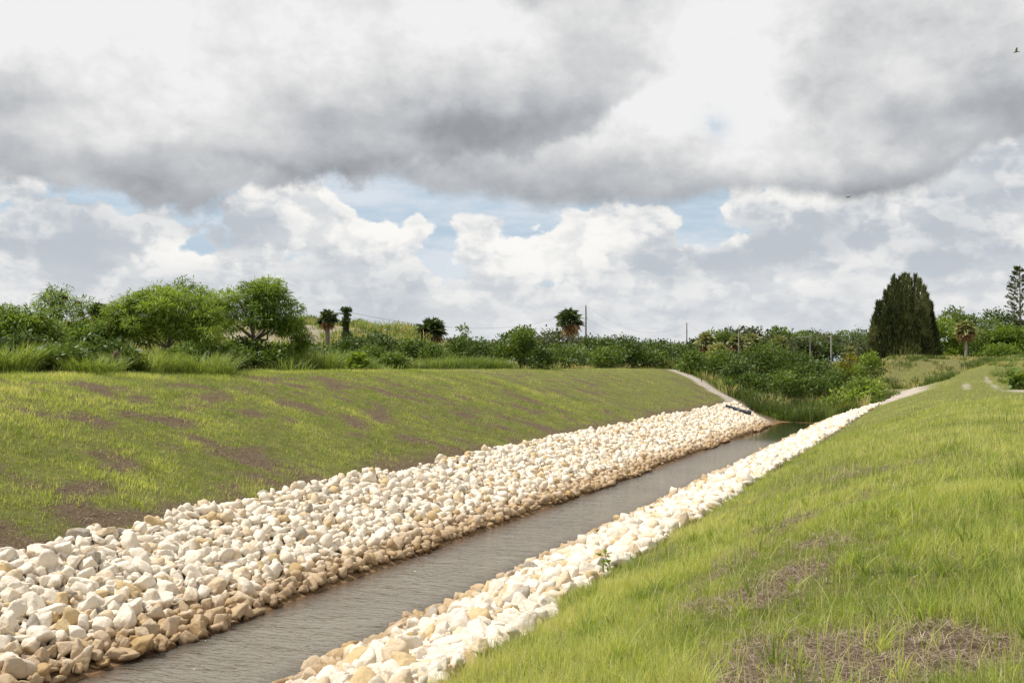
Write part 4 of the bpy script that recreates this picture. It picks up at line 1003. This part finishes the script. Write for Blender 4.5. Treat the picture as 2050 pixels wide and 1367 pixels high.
# ------------------------------------------------------------------ utility poles and wires
t = NT('weathered_wood'); mp = t.n('ShaderNodeMapping'); t.put(mp.inputs[0], t.pos()); mp.inputs['Scale'].default_value = (9, 9, .8)
M_pole = t.out(t.pbr(t.mix(t.noise(mp.outputs[0], 2, 5, .7), (.10, .085, .07), (.27, .24, .21)), .9, .2))
t = NT('bleached_wood'); M_polep = t.out(t.pbr(t.mix(t.noise(t.pos(), 3, 5, .7), (.25, .24, .22), (.42, .40, .37)), .85, .2))
t = NT('insulator_glaze'); M_ins = t.out(t.pbr(t.mix(t.noise(t.pos(), 9, 2), (.20, .19, .18), (.42, .41, .40)), .35, .5))
t = NT('wire_metal'); M_wire = t.out(t.pbr(t.mix(t.noise(t.pos(), 3, 2), (.10, .10, .10), (.16, .16, .165)), .6, .3))
def pole(px, D, top, label, m=None, r_=.15, lean=0.0, ins=True):
    x, y = at(px, D); z0 = float(zg(x, y)); z1 = zt_at(top, D)
    root = empty('utility_pole', (x, y, z0)); tag(root, label, 'utility pole', 'wooden utility poles')
    emit('post', [tube([(x - lean, y, z0 - .3), (x - lean * .5, y, (z0 + z1) / 2), (x, y, z1 - .05), (x, y, z1)], 0, np.array([r_ * 1.25, r_ * 1.05, r_ * .85, r_ * .6]), 10)], m or M_pole, root, smooth_=True)
    if ins:
        emit('insulator', [tube([(x, y, z1), (x, y, z1 + .10), (x, y, z1 + .16), (x, y, z1 + .3)], 0, np.array([.27, .73, .47, .2]) * r_, 8)], M_ins, root)
        emit('bracket', [tube([(x + .1, y, z1 - 2.2), (x + .32, y, z1 - 2.1), (x + .34, y, z1 - 1.95)], .05, .04, 6)], M_ins, root)
    return np.array([x, y, z1 + .2])
T1 = pole(246, 154, 594, 'dark utility pole leaning slightly beside the small palm on the left', lean=-.5)
T2 = pole(1173, 181, 613, 'tallest utility pole, right of the tall cabbage palm')
T3 = pole(1375, 259, 647, 'lone utility pole above the top of the left sand strip')
T4 = pole(1479, 124, 666, 'thin bleached pole among the palms above the channel', M_polep, .065)
T5 = pole(1622, 128, 671, 'bleached pole with a crossarm, left of two above the channel', M_polep, .075)
T6 = pole(1664, 126, 674, 'bleached pole, right of two above the channel', M_polep, .09)
x, y = at(1602, 262); r0 = bpy.data.objects.get('utility_pole.004')
xa, ya = at(1594, 128); za = zt_at(675, 128)
emit('crossarm', [tube([(xa, ya, za - .05), ((xa + T5[0]) / 2, (ya + T5[1]) / 2, za), (T5[0] + .15, T5[1], za + .1)], .06, .06, 6)], M_polep, r0)
def wire(a, b, sag, label, drop=0.0):
    a, b = np.array(a) - [0, 0, drop], np.array(b) - [0, 0, drop]; f = np.linspace(0, 1, 25)[:, None]
    p = a + (b - a) * f; p[:, 2] -= (4 * sag * f * (1 - f))[:, 0]
    o = emit('power_line', [tube(p, .012, .012, 4)], M_wire); tag(o, label, 'power line', 'power lines')
out_l = np.array([*at(-500, 140), zt_at(628, 140)])
D = 82; xv, yv = at(693, D); zv0 = float(zg(xv, yv)); zv1 = zt_at(624, D)
TV = np.array([xv, yv, zv1])
wire(T1, out_l, 1.6, 'upper wire running from the leaning left pole out of the left side'); wire(T1, TV, 2.2, 'upper wire from the leaning left pole to the vine covered pole')
wire(T1, out_l, 1.6, 'lower wire running from the leaning left pole out of the left side', 2.0); wire(T1, TV, 2.2, 'lower wire from the leaning left pole to the vine covered pole', 2.0)
wire(T2, T3, 3.8, 'upper wire sagging from the tallest pole to the lone pole on its right'); wire(T2, T3, 3.0, 'lower wire sagging from the tallest pole to the lone pole on its right', 2.4)
wire(T3, T4, 1.4, 'wire from the lone pole down to the thin bleached pole'); wire(TV, T2, 2.6, 'wire from the vine covered pole to the tallest pole')
out_r = np.array([*at(1752, 130), zt_at(676, 130)])
wire(T5, T6, .3, 'wire between the two bleached poles above the channel'); wire(T6, out_r, .2, 'top wire from the right bleached pole into the dark needle tree'); wire(T6, out_r, .2, 'second wire from the right bleached pole into the dark needle tree', 1.1)
# the pole swallowed by vines
root = empty('vine_covered_pole', (xv, yv, zv0)); tag(root, 'old pole swallowed by dark vines with a leafy tuft on top', 'utility pole')
emit('post', [tube([(xv, yv, zv0 - .3), (xv, yv, (zv0 + zv1) / 2), (xv, yv, zv1)], .16, .13, 8)], M_pole, root, smooth_=True)
r = np.random.default_rng(21); n = 1500; f = r.random(n); a = r.uniform(0, 6.28, n); rad = (.17 + .14 * (1 - f) + .09 * np.sin(f * 17)) * np.sqrt(r.random(n))
emit('vine', [leaves(np.stack([xv + np.cos(a) * rad, yv + np.sin(a) * rad, zv0 + f * (zv1 - zv0)], 1), r.normal(size=(n, 3)), .28, .16, r.uniform(.1, .6, n), r)], M_dark, root)
n = 420; a = r.uniform(0, 6.28, n); rad = .44 * np.sqrt(r.random(n))
emit('vine_tuft', [leaves(np.stack([xv + np.cos(a) * rad, yv + np.sin(a) * rad, zv1 + .15 + r.uniform(-.1, .12, n)], 1), r.normal(size=(n, 3)), .2, .14, r.uniform(.0, .5, n), r)], M_dark, root)
a_ = np.array([xv - 1.2 * RT[0], yv - 1.2 * RT[1], zv1 - .25]); emit('crossarm', [tube([a_, (a_ + TV) / 2, TV - [0, 0, .2]], .06, .06, 5)], M_pole, root)

# ------------------------------------------------------------------ small things
def hit_left(px, py):
    """where the sight line meets the left bank slope"""
    sx = (px - 1025) / F; g = FW + RT * sx; q_ = (py - HOR) / F
    D = (EYE + SL * -LW * 1.0) / (q_ - SL * g[0]) if False else None
    # EYE - q D = (LW - X) SL, X = g0 D
    D = (EYE - LW * SL) / (q_ - SL * g[0]); return np.array([g[0] * D, g[1] * D, EYE - q_ * D])
t = NT('drain_pipe_plastic'); M_pipe = t.out(t.pbr(t.mix(t.noise(t.pos(), 6, 3), (.018, .028, .042), (.04, .055, .08)), .45, .5, t.bump(t.noise(t.pos(), 12, 2), .1, .01)))
pa, pb = hit_left(1452, 819), hit_left(1503, 836)
pa = pa + [0, 0, .24]; pb = pb + [0, 0, .34]
ax = (pb - pa) / np.linalg.norm(pb - pa); print('pipe', pa, pb)
root = empty('drain_pipe', tuple((pa + pb) / 2 - [0, 0, .14])); tag(root, 'dark blue grey plastic drain pipe lying down the far left riprap', 'pipe')
ang = np.arange(16) / 16 * 6.2832; A = np.cross(ax, [0, 0, 1.]); A /= np.linalg.norm(A); B = np.cross(ax, A)
def ring(p, r_): return p + r_ * (np.cos(ang)[:, None] * A + np.sin(ang)[:, None] * B)
st = [(pa, .12), (pb - ax * .42, .12), (pb - ax * .42, .14), (pb, .14), (pb, .115), (pb - ax * .6, .11)]
co = np.concatenate([ring(p, r_) for p, r_ in st]); i = np.arange(len(st) - 1)[:, None] * 16; j = np.arange(16)[None]; j2 = (j + 1) % 16
o = mesh('pipe_body', co - np.array(root.location), quads=np.stack([i + j, i + j2, i + 16 + j2, i + 16 + j], -1).reshape(-1, 4), material=M_pipe, smooth_=False, parent=root)
# stump in the rank grass
t = NT('rotten_wood'); M_dstump = t.out(t.pbr(t.mix(t.noise(t.pos(), 14, 5, .7), (.06, .045, .032), (.20, .15, .11)), .95, .1))
x, y = at(233, 34.6); z0 = float(zg(x, y)); root = empty('stump', (x, y, z0)); tag(root, 'short weathered brown stump poking out of the rank grass left of the forked tree', 'stump')
z1 = zt_at(703, 34.6); co, q_, t_, a_ = tube([(x, y, z0 - .2), (x + .01, y, z0 + .3), (x, y, z1 - .1), (x + .02, y, z1)], 0, np.array([.10, .085, .09, .075]), 9)
co = co + np.random.default_rng(2).normal(0, .008, co.shape); emit('trunk', [(co, q_, t_, a_)], M_dstump, root)
# soaring birds
t = NT('dark_feathers'); M_bird = t.out(t.pbr(t.mix(t.noise(t.pos(), 8, 3), (.020, .018, .016), (.05, .045, .04)), .8, .2))
t = NT('brown_feathers'); M_bird2 = t.out(t.pbr(t.mix(t.noise(t.pos(), 8, 3), (.13, .105, .085), (.26, .22, .18)), .8, .2))
def bird(px, py, D, wings, bl, label, m, roll):
    x, y = at(px, D); z = zt_at(py, D); root = empty('bird', (x, y, z)); tag(root, label, 'bird')
    fwd = np.array([-RT[0] * .35 + FW[0] * .9, -RT[1] * .35 + FW[1] * .9, 0.]) if roll == 0 else np.array([-RT[0], -RT[1], -.18])
    fwd /= np.linalg.norm(fwd); side = np.cross(fwd, [0, 0, 1.]); c = np.array([x, y, z])
    f = np.array([-.5, -.3, 0, .25, .4, .5, .56])
    emit('body', [tube(c + fwd * (f * bl)[:, None], 0, np.array([.10, .09, .14, .12, .07, .07, .015]) * bl, 8)], m, root, smooth_=True)
    tail = np.array([c - fwd * bl * .35 + side * bl * .06, c - fwd * bl * .35 - side * bl * .06, c - fwd * bl * .75 - side * bl * .14, c - fwd * bl * .75 + side * bl * .14])
    tail2 = np.concatenate([tail, tail - [0, 0, .015]])
    emit('tail', [(tail2, np.array([(0, 1, 2, 3), (7, 6, 5, 4), (0, 4, 5, 1), (1, 5, 6, 2), (2, 6, 7, 3), (3, 7, 4, 0)]), np.zeros((0, 3), int), np.zeros(8))], m, root)
    for s_, (span, upa) in zip((-1, 1), wings):
        p = []
        for k, (g, ch) in enumerate(((0, .34), (.3, .36), (.6, .30), (.85, .2), (1.0, .06))):
            o_ = c + side * s_ * span * g * math.cos(upa) + np.array([0, 0, 1.]) * (span * g * math.sin(upa) + .04 * span * math.sin(g * 3)) - fwd * .12 * span * g ** 2
            p += [o_ + fwd * ch * .5 * bl, o_ - fwd * ch * .6 * bl]
        p = np.array(p); nn = len(p); p = np.concatenate([p, p - [0, 0, .02]])
        qs = []
        for k in range(4): a0 = k * 2; qs += [(a0, a0 + 1, a0 + 3, a0 + 2), (nn + a0, nn + a0 + 2, nn + a0 + 3, nn + a0 + 1), (a0, a0 + 2, nn + a0 + 2, nn + a0), (a0 + 1, nn + a0 + 1, nn + a0 + 3, a0 + 3)]
        emit('wing', [(p, np.array(qs), np.zeros((0, 3), int), np.zeros(len(p)))], m, root)
bird(1700, 394, 150, ((.62, .0), (.62, .36)), .6, 'dark soaring bird with one wing tip raised under the grey cloud base', M_bird, 0)
bird(2040, 101, 80, ((.36, 1.25), (.34, 1.45)), .42, 'small brownish bird flapping near the top right corner', M_bird2, 1)
